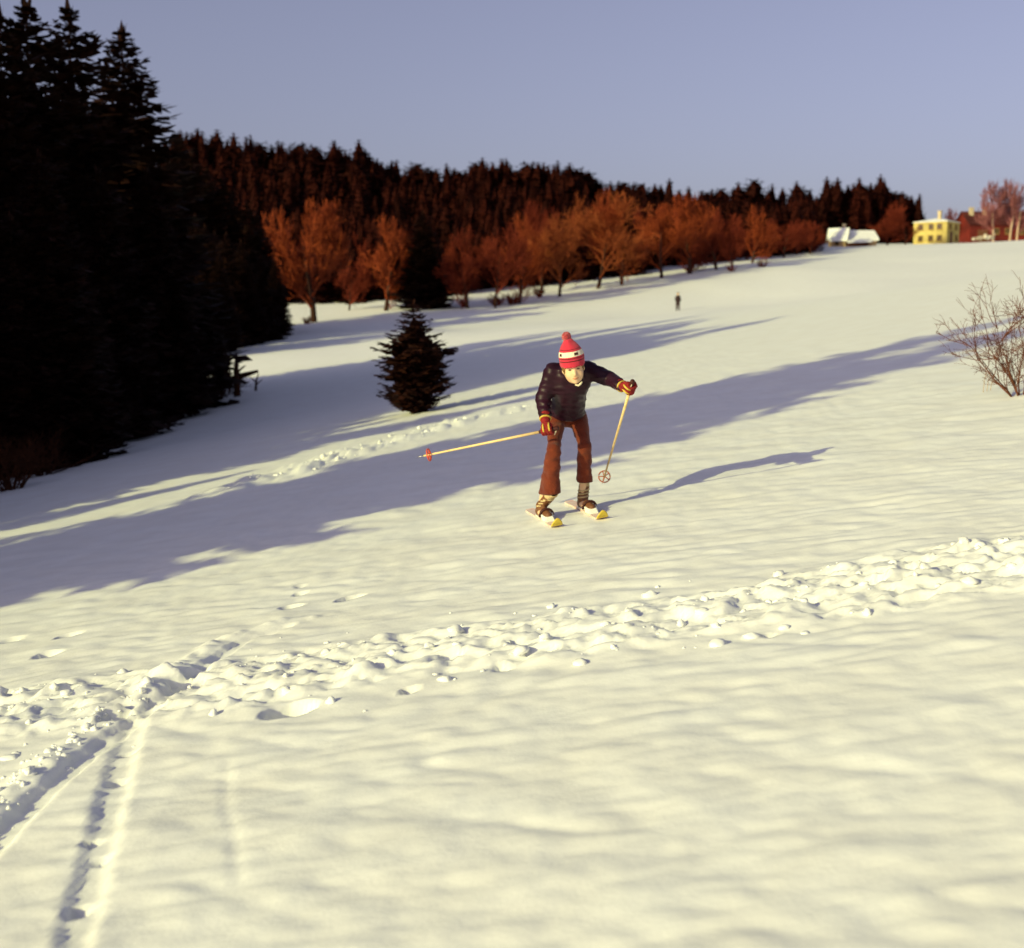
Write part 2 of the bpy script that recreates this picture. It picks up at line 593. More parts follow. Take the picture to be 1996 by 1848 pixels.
FIR_H = 12.0
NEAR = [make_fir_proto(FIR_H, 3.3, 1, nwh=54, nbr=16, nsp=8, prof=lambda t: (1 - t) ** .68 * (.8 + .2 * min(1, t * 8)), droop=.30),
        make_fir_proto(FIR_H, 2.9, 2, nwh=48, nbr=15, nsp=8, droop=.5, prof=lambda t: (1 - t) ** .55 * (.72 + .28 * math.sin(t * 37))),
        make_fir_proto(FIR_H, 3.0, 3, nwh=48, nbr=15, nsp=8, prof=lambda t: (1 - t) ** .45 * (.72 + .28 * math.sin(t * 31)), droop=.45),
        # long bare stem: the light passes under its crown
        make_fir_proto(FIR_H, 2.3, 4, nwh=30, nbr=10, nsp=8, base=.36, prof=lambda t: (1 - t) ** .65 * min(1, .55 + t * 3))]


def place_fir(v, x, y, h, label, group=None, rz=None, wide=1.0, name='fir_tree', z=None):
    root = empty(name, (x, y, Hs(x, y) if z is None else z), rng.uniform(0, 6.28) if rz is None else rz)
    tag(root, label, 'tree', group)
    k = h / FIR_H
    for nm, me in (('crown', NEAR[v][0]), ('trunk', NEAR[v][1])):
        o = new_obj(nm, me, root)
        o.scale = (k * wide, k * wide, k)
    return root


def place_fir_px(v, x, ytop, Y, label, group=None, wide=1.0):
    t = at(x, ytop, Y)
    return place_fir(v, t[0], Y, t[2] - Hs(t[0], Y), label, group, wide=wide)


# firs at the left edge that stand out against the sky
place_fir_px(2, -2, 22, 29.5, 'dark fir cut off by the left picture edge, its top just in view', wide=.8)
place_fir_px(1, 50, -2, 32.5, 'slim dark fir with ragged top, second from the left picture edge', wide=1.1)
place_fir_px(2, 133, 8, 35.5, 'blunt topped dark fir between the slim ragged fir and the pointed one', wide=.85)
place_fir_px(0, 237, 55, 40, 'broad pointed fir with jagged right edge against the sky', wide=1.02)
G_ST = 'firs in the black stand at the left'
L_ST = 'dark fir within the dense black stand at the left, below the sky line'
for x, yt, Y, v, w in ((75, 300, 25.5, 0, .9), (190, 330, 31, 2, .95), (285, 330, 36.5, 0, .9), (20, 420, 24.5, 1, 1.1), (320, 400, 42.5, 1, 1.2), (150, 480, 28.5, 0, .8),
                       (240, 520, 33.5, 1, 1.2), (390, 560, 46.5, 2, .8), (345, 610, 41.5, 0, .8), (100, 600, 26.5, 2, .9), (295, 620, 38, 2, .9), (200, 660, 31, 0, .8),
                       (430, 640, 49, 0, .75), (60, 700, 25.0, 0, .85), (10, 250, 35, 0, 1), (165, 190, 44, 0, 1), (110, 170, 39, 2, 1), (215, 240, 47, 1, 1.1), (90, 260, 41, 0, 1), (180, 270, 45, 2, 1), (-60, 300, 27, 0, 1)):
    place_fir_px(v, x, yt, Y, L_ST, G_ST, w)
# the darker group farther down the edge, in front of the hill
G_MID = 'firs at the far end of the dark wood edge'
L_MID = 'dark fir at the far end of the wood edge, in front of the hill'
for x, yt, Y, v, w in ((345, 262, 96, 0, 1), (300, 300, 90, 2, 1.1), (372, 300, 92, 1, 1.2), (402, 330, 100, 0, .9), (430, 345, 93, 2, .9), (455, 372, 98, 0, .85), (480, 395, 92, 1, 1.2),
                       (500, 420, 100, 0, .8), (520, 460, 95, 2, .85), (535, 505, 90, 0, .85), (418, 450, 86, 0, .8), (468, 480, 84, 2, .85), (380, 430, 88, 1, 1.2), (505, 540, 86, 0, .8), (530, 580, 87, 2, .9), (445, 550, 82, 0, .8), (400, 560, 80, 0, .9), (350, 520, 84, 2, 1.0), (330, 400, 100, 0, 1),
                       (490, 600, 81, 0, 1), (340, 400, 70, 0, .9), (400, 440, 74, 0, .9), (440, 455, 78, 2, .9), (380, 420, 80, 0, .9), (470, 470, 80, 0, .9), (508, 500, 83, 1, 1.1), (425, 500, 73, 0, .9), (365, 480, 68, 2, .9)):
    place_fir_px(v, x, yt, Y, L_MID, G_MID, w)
# the wood goes on past the left picture edge; these cast the long shadows across the slope
G_OUT = 'firs of the wood edge beyond the left picture edge'
L_OUT = 'fir of the wood edge beyond the left picture edge'
for u, X, h, v, w in ((10.9, -12.0, 12.6, 3, .85), (12.5, -12.6, 12.9, 3, .75), (11.6, -15.5, 11.0, 1, .9), (13.4, -16.5, 7.2, 0, .7), (14.0, -12.5, 4.6, 2, .9), (15.6, -13.0, 5.6, 0, .8),
                      (17.4, -12.0, 8.2, 1, .8), (19.0, -13.0, 6.4, 0, 1), (20.8, -12.2, 6.0, 2, 1), (22.6, -13.2, 6.9, 0, 1), (24.6, -12.0, 9.6, 1, 1), (26.2, -13.0, 12.4, 1, .95),
                      (28.2, -12.5, 11.2, 0, .9), (27.3, -17, 12.4, 0, 1), (30.3, -13.6, 10.4, 0, 1), (16.6, -17, 6.2, 0, 1), (20.5, -17.5, 7.4, 2, 1), (24.2, -18, 8, 0, 1),
                      (18.0, -13, 6.4, 0, 1.3), (19.9, -14, 6.8, 0, 1.3), (21.7, -13, 6.8, 0, 1.3), (23.4, -12.5, 7.4, 0, 1.3),
                      (16.6, -14, 4.6, 2, 1), (18.2, -15, 5.6, 0, 1), (21.8, -15, 6.2, 0, 1), (23.6, -15.5, 7.5, 2, 1), (25.4, -15.5, 12.0, 0, .9), (29.2, -16, 12.6, 0, .9), (31.5, -17, 13.0, 2, 1), (33.2, -15.5, 13.2, 0, .9), (35.0, -18, 13.4, 0, 1)):
    Yt = (u + SDY * X) / SDX
    place_fir(v, X, Yt, h, L_OUT, G_OUT, wide=w)

# ---- small fir on the slope
def young_prof(t):
    return float(np.interp(t, [0, .08, .2, .35, .5, .6, .7, .85, .95, 1], [.55, .86, .95, .92, 1.0, .86, .52, .40, .2, .08]))


g = ground(808, 806)
root = empty('small_fir_tree', (g[0], g[1], g[2] - .03), 2.2)
tag(root, 'small bushy dark fir standing alone on the snow slope', 'tree')
V, T = fir_arrays(1.98, .56, 8, nwh=34, nbr=15, nsp=9, base=.03, prof=young_prof, jit=(.5, 1.42), droop=-.12, spray=.36, core=.5, fat=.75)
new_obj('crown', mesh_np('crown', V, [T], M['young_needles'], smooth=False), root)
new_obj('trunk', trunk_mesh(1.9, .045, M['bark'], 5), root)

# ---- hill wood: conifers
def far_fir(seed, r, **kw):
    V, T = fir_arrays(10.0, r, seed, **dict(dict(nwh=24, nbr=8, nsp=3, core=.55, ctop=.96, fat=.9, spray=.5, lead=.35, prof=lambda t: (1 - t) ** .62), **kw))
    return V, T


FAR = [far_fir(21, 2.5), far_fir(22, 2.0, droop=.5), far_fir(23, 2.6, prof=lambda t: (1 - t) ** .6 * (.8 + .2 * math.sin(t * 30))),
       far_fir(24, 2.7, prof=lambda t: math.sqrt(max(0, 1 - (1.6 * t - .6) ** 2)) * .9 if t > .3 else .6 + t, base=.15), far_fir(25, 1.8)]
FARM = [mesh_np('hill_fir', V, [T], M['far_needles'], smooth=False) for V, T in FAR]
SKY_X = [200, 330, 352, 400, 480, 560, 640, 660, 700, 730, 780, 850, 900, 960, 1060, 1100, 1135, 1160, 1230, 1300, 1380, 1450, 1520, 1555, 1590, 1615, 1640, 1680, 1715, 1750, 1780, 1800, 1830]
SKY_Y = [262, 262, 256, 246, 258, 270, 284, 280, 278, 298, 316, 326, 320, 308, 312, 316, 326, 344, 350, 358, 362, 364, 362, 354, 362, 346, 350, 352, 346, 362, 378, 404, 420]
G_HILL, L_HILL = 'conifers of the wooded hill', 'dark conifer of the wood on the hill behind the bare trees'
spots = []
x = 322.0
while x < 1800:
    top = np.interp(x, SKY_X, SKY_Y) + rng.choice((0, 0, 4, 8, 14, 20, -4)) + rng.uniform(-3, 3)
    spots.append((x, top, 236 + rng.uniform(-5, 5)))
    x += rng.uniform(7, 13)
for xx, tp in ((651, 268), (699, 266), (352, 247), (1087, 306), (1110, 312), (1553, 348), (1612, 338), (1633, 340), (1676, 341), (1717, 333), (1760, 368), (1793, 372), (1305, 342), (1470, 345), (870, 312), (940, 300), (1440, 350), (1505, 352)):
    spots.append((xx, tp, 232))
# slope below the sky line
rows = []
for Y in np.arange(122, 232, 6.0):
    for x in np.arange(300, 1800, 21.0):
        rows.append((x + rng.uniform(-10, 10), Y + rng.uniform(-3, 3)))
cand = []
for x, Y in rows:
    X = (x - CX) / F * Y
    z = Hs(X, Y)
    ybase = 641 - z / Y * F
    front = np.interp(x, [300, 600, 800, 1000, 1200, 1400, 1600, 1800], [596, 592, 583, 566, 540, 512, 490, 472])
    if ybase > front or (x > 1585 and Y < 224):
        continue
    top = np.interp(x, SKY_X, SKY_Y)
    hpx = min(rng.uniform(80, 150), ybase - top - rng.uniform(14, 45))
    if hpx < 40:
        continue
    cand.append((x, ybase - hpx, Y))
rng.shuffle(cand)
cand.sort(key=lambda c: c[1])
indiv = spots + cand[:max(0, 296 - len(spots))]
rest = cand[max(0, 296 - len(spots)):]
for x, top, Y in indiv:
    p = at(x, top, Y)
    z = Hs(p[0], Y)
    h = p[2] - z
    if h < 1.5:
        continue
    k = rng.choice((0, 0, 1, 1, 2, 3, 4))
    o = new_obj('hill_fir', FARM[k], None, (p[0], Y, z - .2))
    s = h / 10.0
    w = min(max(s, .75), 1.2) * rng.uniform(1.0, 1.4)
    o.scale = (w, w, s)
    o.rotation_euler = (0, 0, rng.uniform(0, 6.28))
    tag(o, L_HILL, 'tree', G_HILL)
VV, TT, nb = [], [], 0
for x, top, Y in rest:
    p = at(x, top, Y)
    z = Hs(p[0], Y)
    h = p[2] - z
    if h < 1.5:
        continue
    V, T = FAR[rng.choice((0, 1, 2, 4))]
    s = h / 10.0
    w = min(max(s, .75), 1.2) * 1.2
    a = rng.uniform(0, 6.28)
    ca, sa = math.cos(a), math.sin(a)
    VV.append(np.stack([(V[:, 0] * ca - V[:, 1] * sa) * w + p[0], (V[:, 0] * sa + V[:, 1] * ca) * w + Y, V[:, 2] * s + z - .2], 1))
    TT.append(T + nb)
    nb += len(V)
if VV:
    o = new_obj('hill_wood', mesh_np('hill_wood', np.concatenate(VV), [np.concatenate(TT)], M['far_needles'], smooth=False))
    tag(o, 'mass of dark conifers filling the wooded hillside', 'wood', kind='stuff')
print('hill firs', len(indiv), 'rest', len(rest))


# ---- bare broadleaf trees
def bare_arrays(h, w, seed, depth=4, kids=(11, 7, 5, 4), tfrac=.22, up=.35, twig=.028, shape='round'):
    R = np.random.RandomState(seed)
    segs = [[], []]

    def grow(p, d, L, rad, lev):
        n = 3 if lev < 3 else 2
        q = p
        pts = [p]
        dd = d
        for i in range(n):
            dd = dd + R.uniform(-.16, .16, 3) + np.array([0, 0, .05 * lev * up])
            dd = dd / np.linalg.norm(dd)
            q2 = q + dd * L / n
            segs[0 if lev == 0 else 1].append((q, q2, rad * (1 - .75 * i / n), rad * (1 - .75 * (i + 1) / n)))
            q = q2
            pts.append(q)
        if lev >= depth:
            return
        k = kids[min(lev, len(kids) - 1)]
        for j in range(k):
            f = (.30 if lev else .15) + (.70 if lev else .80) * (j + R.uniform(0, .8)) / k
            f = min(f, .99)
            i = min(int(f * n), n - 1)
            b = pts[i] + (pts[i + 1] - pts[i]) * (f * n - i)
            ax = R.normal(size=3)
            ax -= ax.dot(dd) * dd
            ax /= np.linalg.norm(ax) + 1e-6
            ang = R.uniform(.45, .95) if lev else R.uniform(.7, 1.25)
            nd = dd * math.cos(ang) + ax * math.sin(ang)
            nd[2] += up * (.5 if lev else .25)
            nd /= np.linalg.norm(nd)
            grow(b, nd, L * R.uniform(.5, .72) * (1.15 - .35 * f if lev else 1), rad * .5, lev + 1)
    grow(np.array([0, 0, 0.]), np.array([R.uniform(-.05, .05), R.uniform(-.05, .05), 1.]), h * .62, h * .018, 0)
    # fit the crown into its outline
    allp = np.array([s[1] for s in segs[1]])
    zc = allp[:, 2].max()
    rr = np.percentile(np.hypot(allp[:, 0], allp[:, 1]), 97)

    def fit(p):
        q = np.array(p, float)
        z = q[2] / zc
        k = (w / 2) / rr
        if shape == 'round':
            e = math.sqrt(max(.06, 1 - ((z - .58) / .5) ** 2))
            k *= .55 + .45 * e
        q[0] *= k
        q[1] *= k
        q[2] = z * h
        return q
    out = []
    for part in segs:
        V, T = [], []
        for a, b, ra, rb in part:
            a, b = fit(a), fit(b)
            d = b - a
            L = np.linalg.norm(d) + 1e-9
            d = d / L
            s1 = np.cross(d, (.3, .2, .9))
            s1 /= np.linalg.norm(s1) + 1e-9
            s2 = np.cross(d, s1)
            ra, rb = max(ra, twig * .5), max(rb, twig * .3)
            n = 5 if ra > .05 else 3
            i0 = len(V)
            for c, r_ in ((a, ra), (b, rb)):
                for k in range(n):
                    t = 6.2832 * k / n
                    V.append(c + r_ * (math.cos(t) * s1 + math.sin(t) * s2))
            for k in range(n):
                T.append((i0 + k, i0 + (k + 1) % n, i0 + n + (k + 1) % n))
                T.append((i0 + k, i0 + n + (k + 1) % n, i0 + n + k))
        out.append((np.array(V), np.array(T)))
    return out


BARE = []
for sd, kw in ((31, dict(w=6.0)), (32, dict(w=7.5)), (33, dict(w=5.0, up=.6)), (34, dict(w=8.5, up=.25))):
    (tv, tt), (cv, ct) = bare_arrays(10.0, seed=sd, twig=.040, **kw)
    BARE.append((tv, tt, cv, ct, kw['w']))
BM = {}


def bare_tree(v, x, ytop, ybase, wpx, matn, label, group='bare trees below the hill', Y=None, name='bare_tree', trunk='bark'):
    if Y is None:
        b = ground(x, ybase)
    else:
        b = at(x, ybase, Y)
    Y = b[1]
    h = (ybase - ytop) / F * Y
    root = empty(name, (b[0], Y, b[2] - .1), rng.uniform(0, 6.28))
    tag(root, label, 'tree', group)
    key = (v, matn)
    if key not in BM:
        tv, tt, cv, ct, w = BARE[v]
        BM[key] = (mesh_np('crown', cv, [ct], M[matn], smooth=False), mesh_np('trunk', tv, [tt], M[trunk]))
    kw = wpx * 1.38 / F * Y / BARE[v][4]
    for nm, me in zip(('crown', 'trunk'), BM[key]):
        o = new_obj(nm, me, root)
        o.scale = (kw, kw, h / 10.0)
    return root


bare_tree(2, 612, 388, 628, 135, 'twigs', 'tall orange brown bare tree nearest the black wood, leftmost of the front bare row')
bare_tree(0, 752, 416, 606, 125, 'twigs', 'round crowned bare tree between the leftmost bare tree and the dark tall fir')
bare_tree(0, 912, 438, 602, 90, 'twigs_dark', 'narrow dark bare tree just right of the dark tall fir')
bare_tree(1, 965, 432, 600, 95, 'twigs_dark', 'dark red bare tree, second to the right of the tall fir')
bare_tree(0, 1012, 412, 592, 100, 'twigs', 'domed bare tree left of the tallest pale bare trees')
bare_tree(2, 1056, 388, 572, 70, 'twigs_dark', 'slim pointed bare tree rising behind the bare row')
bare_tree(1, 1090, 418, 578, 110, 'twigs_pale', 'pale orange bare tree with a broad low crown')
bare_tree(3, 1166, 374, 562, 150, 'twigs_pale', 'largest pale bare tree in the middle of the row, slender trunk on snow')
bare_tree(1, 1212, 368, 556, 120, 'twigs', 'tall bare tree immediately right of the largest pale one')
bare_tree(1, 1290, 392, 542, 115, 'twigs', 'bare tree with fanned limbs right of the row middle')
bare_tree(2, 1345, 378, 534, 110, 'twigs', 'upright bare tree standing above the dark bush right of middle')
bare_tree(0, 1396, 404, 526, 90, 'twigs_dark', 'dull red bare tree behind the thin roadside sapling')
bare_tree(0, 1466, 398, 514, 78, 'twigs', 'orange bare tree alone against the dark firs at right of the row')
bare_tree(2, 1428, 440, 528, 45, 'twigs_dark', 'thin sapling with dark foot at the field edge')
bare_tree(1, 1528, 424, 502, 75, 'twigs_dark', 'low dull bare tree to the left of the snowy cottage')
bare_tree(0, 1578, 428, 496, 65, 'twigs_dark', 'small dull bare tree next to the snowy cottage wall')
bare_tree(1, 1140, 440, 555, 80, 'twigs_dark', 'dim bare tree half hidden behind the largest pale one', Y=150)
bare_tree(1, 1250, 430, 540, 90, 'twigs', 'bare tree filling the gap right of the row middle', Y=155)
bare_tree(1, 680, 500, 612, 70, 'twigs_dark', 'short dark bare tree in the gap between the two leftmost', Y=120)
bare_tree(1, 1765, 392, 482, 70, 'twigs_dark', 'reddish bare tree left of the yellow house', Y=205)
bare_tree(1, 1728, 425, 482, 60, 'twigs_dark', 'low reddish bare tree right of the snowy cottage', Y=205)
bare_tree(0, 1690, 430, 480, 55, 'twigs_dark', 'low bare tree behind the long snowy roof', Y=228)
bare_tree(0, 1850, 405, 478, 60, 'twigs_dark', 'bare tree behind the yellow house', Y=236)
bare_tree(1, 1910, 400, 474, 70, 'twigs_dark', 'bare tree behind the middle of the red barn', Y=242)
bare_tree(1, 1985, 388, 470, 75, 'twigs_dark', 'bare tree behind the right end of the red barn', Y=242)
for (x, yt, yb, ln, lab) in ((1936, 352, 466, -.05, 'leaning pale trunked birch, left of the three by the red barn'), (1968, 346, 464, -.04, 'pale trunked birch, middle of the three by the red barn'),
                             (1982, 372, 463, .02, 'short birch, right of the three by the red barn')):
    r_ = bare_tree(2, x, yt, yb + 6, 45, 'birch_twigs', lab, 'birches by the red barn', Y=200, name='birch_tree', trunk='birch')
    r_.rotation_euler[1] = ln

for x, yt, yb, Y in ((590, 440, 600, 130), (655, 430, 600, 132), (715, 450, 596, 130), (785, 450, 592, 134), (885, 455, 588, 134), (940, 455, 582, 136), (1035, 430, 574, 140), (1120, 410, 562, 146), (1255, 400, 545, 152),
                     (1320, 405, 532, 158), (1372, 405, 524, 162), (1432, 415, 516, 166), (1500, 425, 508, 172), (1552, 432, 500, 176)):
    bare_tree(rng.choice((0, 1, 3)), x, yt, yb, 95, 'twigs_dark', 'dim bare tree in the second row, behind the front bare trees', 'second row of bare trees', Y=Y)

# dark tall fir in the bare row
b = ground(826, 603)
place_fir(0, b[0], b[1], (603 - 418) / F * b[1], 'tall dark fir growing among the bare trees, behind the small fir', wide=1.15)


# ---- low bushes
def bush_mesh(h, w, n, seed, m, rad=.012, levels=2, name='twigs'):
    R = np.random.RandomState(seed)
    b = MB()

    def br(p, d, L, r, lev):
        pts, q, dd = [p], p, d
        for i in range(4):
            dd = dd + R.uniform(-.2, .2, 3)
            dd /= np.linalg.norm(dd)
            q = q + dd * L / 4
            pts.append(q)
        b.tube(pts, [r, r * .8, r * .6, r * .45, r * .25], 4, cap=False)
        if lev < levels:
            for j in range(4):
                i = R.randint(1, 4)
                ax = R.normal(size=3)
                nd = dd + ax * .55 + np.array([0, 0, .15])
                br(pts[i], nd / np.linalg.norm(nd), L * R.uniform(.4, .65), r * .55, lev + 1)
    for k in range(n):
        a = R.uniform(0, 6.28)
        sp = R.uniform(.1, 1.0) * w / h
        d = np.array([math.cos(a) * sp, math.sin(a) * sp, 1.0])
        br(np.array([math.cos(a) * .08 * w, math.sin(a) * .08 * w, -.05]), d / np.linalg.norm(d), h * R.uniform(.5, .85), rad, 0)
    o = b.build(name, m, smooth=True)
    me = o.data
    bpy.data.objects.remove(o)
    return me


bush_far = [bush_mesh(1.0, .7, 16, s, M['twigs_dark'], .03, 1) for s in (1, 2)]
for x, y, hpx, lab in ((598, 632, 18, 'low dark bush at the foot of the leftmost bare tree'), (905, 600, 20, 'small dark bush under the narrow bare tree right of the tall fir'),
                       (968, 596, 26, 'dark bush under the second bare tree right of the tall fir'), (998, 594, 30, 'dark upright bush beside the domed bare tree'),
                       (1052, 580, 22, 'wide dark bush by the slim pointed bare tree'), (1345, 530, 28, 'dark bush beneath the upright bare tree right of middle'),
                       (1426, 530, 14, 'tiny bush at the foot of the thin sapling'), (1486, 522, 18, 'last small dark bush at the right of the field edge')):
    g = ground(x, y)
    o = new_obj('bush', bush_far[rng.randint(0, 1)], None, (g[0], g[1], g[2]))
    s = hpx / F * g[1] / .8
    o.scale = (s * 1.5, s * 1.5, s)
    o.rotation_euler = (0, 0, rng.uniform(0, 6))
    tag(o, lab, 'bush', 'bushes along the field edge')

# undergrowth in the shade of the black stand
ug = [bush_mesh(1.0, .9, 22, s, M['dead_wood'], .016, 2) for s in (5, 6)]
for x, y, hpx, lab in ((25, 955, 90, 'dark twiggy bush at the left picture edge under the firs'), (85, 925, 75, 'dark twiggy bush second from the left edge'), (160, 880, 55, 'low dark bush at the foot of the black stand'),
                       (300, 815, 40, 'small dark bush on the shaded snow below the stand'), (440, 770, 44, 'bush of dead twigs around the leaning stump'), (400, 785, 50, 'dead twigs over the fallen log')):
    g = ground(x, y)
    o = new_obj('undergrowth_bush', ug[rng.randint(0, 1)], None, (g[0], g[1], g[2]))
    s = hpx / F * g[1] / .8
    o.scale = (s * 1.4, s * 1.4, s)
    o.rotation_euler = (0, 0, rng.uniform(0, 6))
    tag(o, lab, 'bush', 'undergrowth below the black stand')

# fallen log and snag in front of the sunlit strip
g = ground(462, 772)
b = MB()
b.tube([(0, 0, -.2), (.01, 0, .35), (-.02, 0, .8), (.03, 0, 1.25), (.0, 0, 1.42)], [.13, .10, .085, .07, .02], 8)
b.tube([(.0, 0, .75), (.22, .05, .95), (.3, .05, 1.0)], [.05, .03, .01], 5)
b.tube([(-.01, 0, .45), (-.3, -.05, .62), (-.42, .05, .60)], [.05, .035, .01], 5)
o = b.build('broken_stump', M['dead_wood'], smooth=True, loc=tuple(g))
tag(o, 'brown broken stump sticking up in front of the sunlit snow strip', 'stump')
a1, a2 = ground(395, 772), ground(485, 768)
p1, p2 = at(372, 742, a1[1]), at(470, 745, a2[1])
q0 = (a1[0] - .4, a1[1], a1[2] - .05)
b = MB()
path = [np.array(q0) + (np.array([a2[0] + .3, a2[1], a2[2] + .75]) - np.array(q0)) * t - np.array(q0) for t in (0, .25, .5, .75, 1)]
for k in (1, 3):
    path[k] = path[k] + np.array([0, 0, .06])
b.tube(path, [.17, .16, .14, .11, .05], 8)
b.tube([path[2], path[2] + np.array([.1, -.2, .5])], [.05, .015], 5)
b.tube([path[3], path[3] + np.array([-.1, -.2, .42])], [.04, .012], 5)
b.tube([path[1], path[1] + np.array([-.1, -.1, .38])], [.05, .015], 5)
o = b.build('fallen_log', M['dead_wood'], smooth=True, loc=q0)
tag(o, 'dark fallen log with branch stubs lying beside the broken stump', 'log')
g = ground(498, 762)
b = MB()
b.tube([(0, 0, -.1), (.03, 0, .3), (.12, 0, .62)], [.05, .04, .012], 5)
b.tube([(.02, 0, .2), (.25, 0, .4)], [.03, .01], 5)
b.tube([(.03, 0, .3), (-.2, .05, .48)], [.03, .01], 5)
o = b.build('dead_sapling', M['dead_wood'], smooth=True, loc=tuple(g))
tag(o, 'short dead sapling right of the broken stump', 'sapling')

# ---- bare shrub at the right edge
g = ground(1988, 772)
root = empty('bare_shrub', tuple(g))
tag(root, 'leafless shrub with fanned reddish stems cut by the right picture edge', 'shrub')
R = np.random.RandomState(77)


def shrub_stem(parent, p, d, L, r, lev, b):
    pts, q, dd = [p], p, d
    n = 5
    for i in range(n):
        dd = dd + R.uniform(-.22, .22, 3) + np.array([0, 0, .02])
        dd /= np.linalg.norm(dd)
        q = q + dd * L / n
        pts.append(q)
    b.tube(pts, [max(r * (1 - .75 * i / n), .0016) for i in range(n + 1)], 5, cap=False)
    if lev < 3:
        for j in range((5, 5, 3)[lev]):
            i = R.randint(1, n + 1)
            nd = dd + R.normal(size=3) * .52
            nd[2] += .12
            shrub_stem(parent, pts[i], nd / np.linalg.norm(nd), L * R.uniform(.35, .62), r * .55, lev + 1, b)


for k, (dx, dy, L, bx) in enumerate(((-.62, -.1, .72, -.03), (-.30, .05, .80, -.02), (-.10, .15, .85, .0), (-.9, .1, .62, -.05), (.15, -.1, .85, .05), (.4, .1, .8, .08), (-.45, .3, .7, 0), (.75, .0, .7, .1), (-.2, -.3, .8, .03), (-.75, .25, .85, -.02), (-.55, -.25, .9, 0), (-.35, .2, .95, .02), (.1, .3, .95, .04))):
    b = MB()
    d = np.array([dx, dy, 1.0])
    shrub_stem(root, np.array([bx, R.uniform(-.06, .06), -.05]), d / np.linalg.norm(d), L * .80, .0085, 0, b)
    b.build('stem', M['shrub'], root, smooth=True)
g = ground(1916, 766)
for k, (dx, hh) in enumerate(((0, .24), (.045, .19), (.09, .15))):
    b = MB()
    b.tube([(0, 0, -.03), (.01, 0, hh * .5), (.035, .01, hh)], [.0035, .003, .0015], 4)
    b.tube([(.012, 0, hh * .55), (.05, .01, hh * .8)], [.002, .001], 4)
    o = b.build('dry_stalk', M['straw'], loc=(g[0] + dx, g[1] + .03 * k, Hs(g[0] + dx, g[1])))
    tag(o, ['tallest dry stalk poking through the snow left of the shrub', 'middle dry stalk poking through the snow left of the shrub', 'shortest dry stalk, nearest the bare shrub'][k], 'stalk', 'dry stalks by the shrub')

# ------------------------------------------------------------------ buildings beyond the crest
M['yellow_wall'] = mat('yellow_render', (0.50, 0.39, 0.12), 0.85, var=0.18, vscale=.8, bump=.3, bscale=5)
M['tan_wall'] = mat('tan_boards', (0.42, 0.28, 0.13), 0.85, var=0.2, vscale=1.0)
M['brown_wall'] = mat('brown_boards', (0.16, 0.055, 0.03), 0.85, var=0.25, vscale=1.0)
M['red_wall'] = mat('red_boards', (0.12, 0.010, 0.005), 0.8, var=0.3, vscale=.6)
M['red_roof'] = mat('red_roof', (0.075, 0.012, 0.008), 0.85, var=0.35, vscale=.5)
M['pane'] = mat('window_glass', (0.035, 0.022, 0.012), 0.15, spec=0.6)
M['frame'] = mat('window_frame', (0.33, 0.20, 0.06), 0.7)
M['door'] = mat('brown_door', (0.13, 0.05, 0.02), 0.7)
M['chimney'] = mat('chimney_render', (0.5, 0.4, 0.25), 0.9, var=.2)


def window(parent, face, u, z, w, h):
    """face 'x': wall x = 0 seen from -x; face 'y': wall y = 0 seen from -y"""
    fr, pn = MB(), MB()
    t = .06
    bars = [((u - w / 2, z), (t, h)), ((u + w / 2, z), (t, h)), ((u, z + h / 2), (w + t, t)), ((u, z - h / 2), (w + t, t)), ((u, z), (t * .7, h)), ((u, z - h / 2 - .07), (w + .2, .06))]
    for (c, s) in bars:
        d = .10 if s[1] != .06 else .2
        if face == 'x':
            fr.box((-d / 2 - .002, c[0], c[1]), (d, s[0], s[1]))
        else:
            fr.box((c[0], -d / 2 - .002, c[1]), (s[0], d, s[1]))
    if face == 'x':
        pn.box((-.015, u, z), (.024, w - .06, h - .06))
    else:
        pn.box((u, -.015, z), (w - .06, .024, h - .06))
    f = fr.build('window', M['frame'], parent)
    pn.build('pane', M['pane'], f)


# two-storey yellow house, corner towards the camera
Yh = 213.0
cx = (1834 - CX) / F * Yh
zh = Hs(cx, Yh)
house = empty('yellow_house', (cx, Yh, zh), math.radians(49.4))
tag(house, 'two-storey yellow house with snowy hipped roof on the crest', 'house')
zt = at(1834, 431, Yh)[2] - zh
LX, LY = 4.9, 5.5
b = MB()
b.box((LX / 2, LY / 2, zt / 2 - .6), (LX, LY, zt + 1.2))
b.build('wall', M['yellow_wall'], house)
b = MB()
e = .14
b.poly([(-e, -e, zt + .004), (LX + e, -e, zt + .004), (LX + e, LY + e, zt + .004), (-e, LY + e, zt + .004), (-e, -e, zt + .09), (LX + e, -e, zt + .09), (LX + e, LY + e, zt + .09), (-e, LY + e, zt + .09),
        (LX / 2, LY / 2 - .5, zt + .7), (LX / 2, LY / 2 + .5, zt + .7)],
       [(3, 2, 1, 0), (0, 1, 5, 4), (1, 2, 6, 5), (2, 3, 7, 6), (3, 0, 4, 7), (4, 5, 8), (5, 6, 9, 8), (6, 7, 9), (7, 4, 8, 9)])
rf = b.build('roof', M['roof_snow'], house)
b = MB()
b.box((1.6, 1.9, zt + 1.05), (.5, .5, 1.3))
b.box((1.6, 1.9, zt + 1.74), (.62, .62, .12))
b.build('chimney', M['chimney'], rf)
for u in (1.2, 2.6, 4.3):
    window(house, 'x', u, zt - .75, .75, .85)
    window(house, 'x', u, zt - 2.55, .75, .85)
for u in (1.2, 3.5):
    window(house, 'y', u, zt - .75, .7, .85)
window(house, 'y', 3.7, zt - 2.5, .7, .85)
b = MB()
b.box((1.7, -.03, zt - 2.6), (.95, .056, 1.9))
b.box((1.7, -.045, zt - 1.62), (1.15, .086, .1))
dr = b.build('door', M['door'], house)
b = MB()
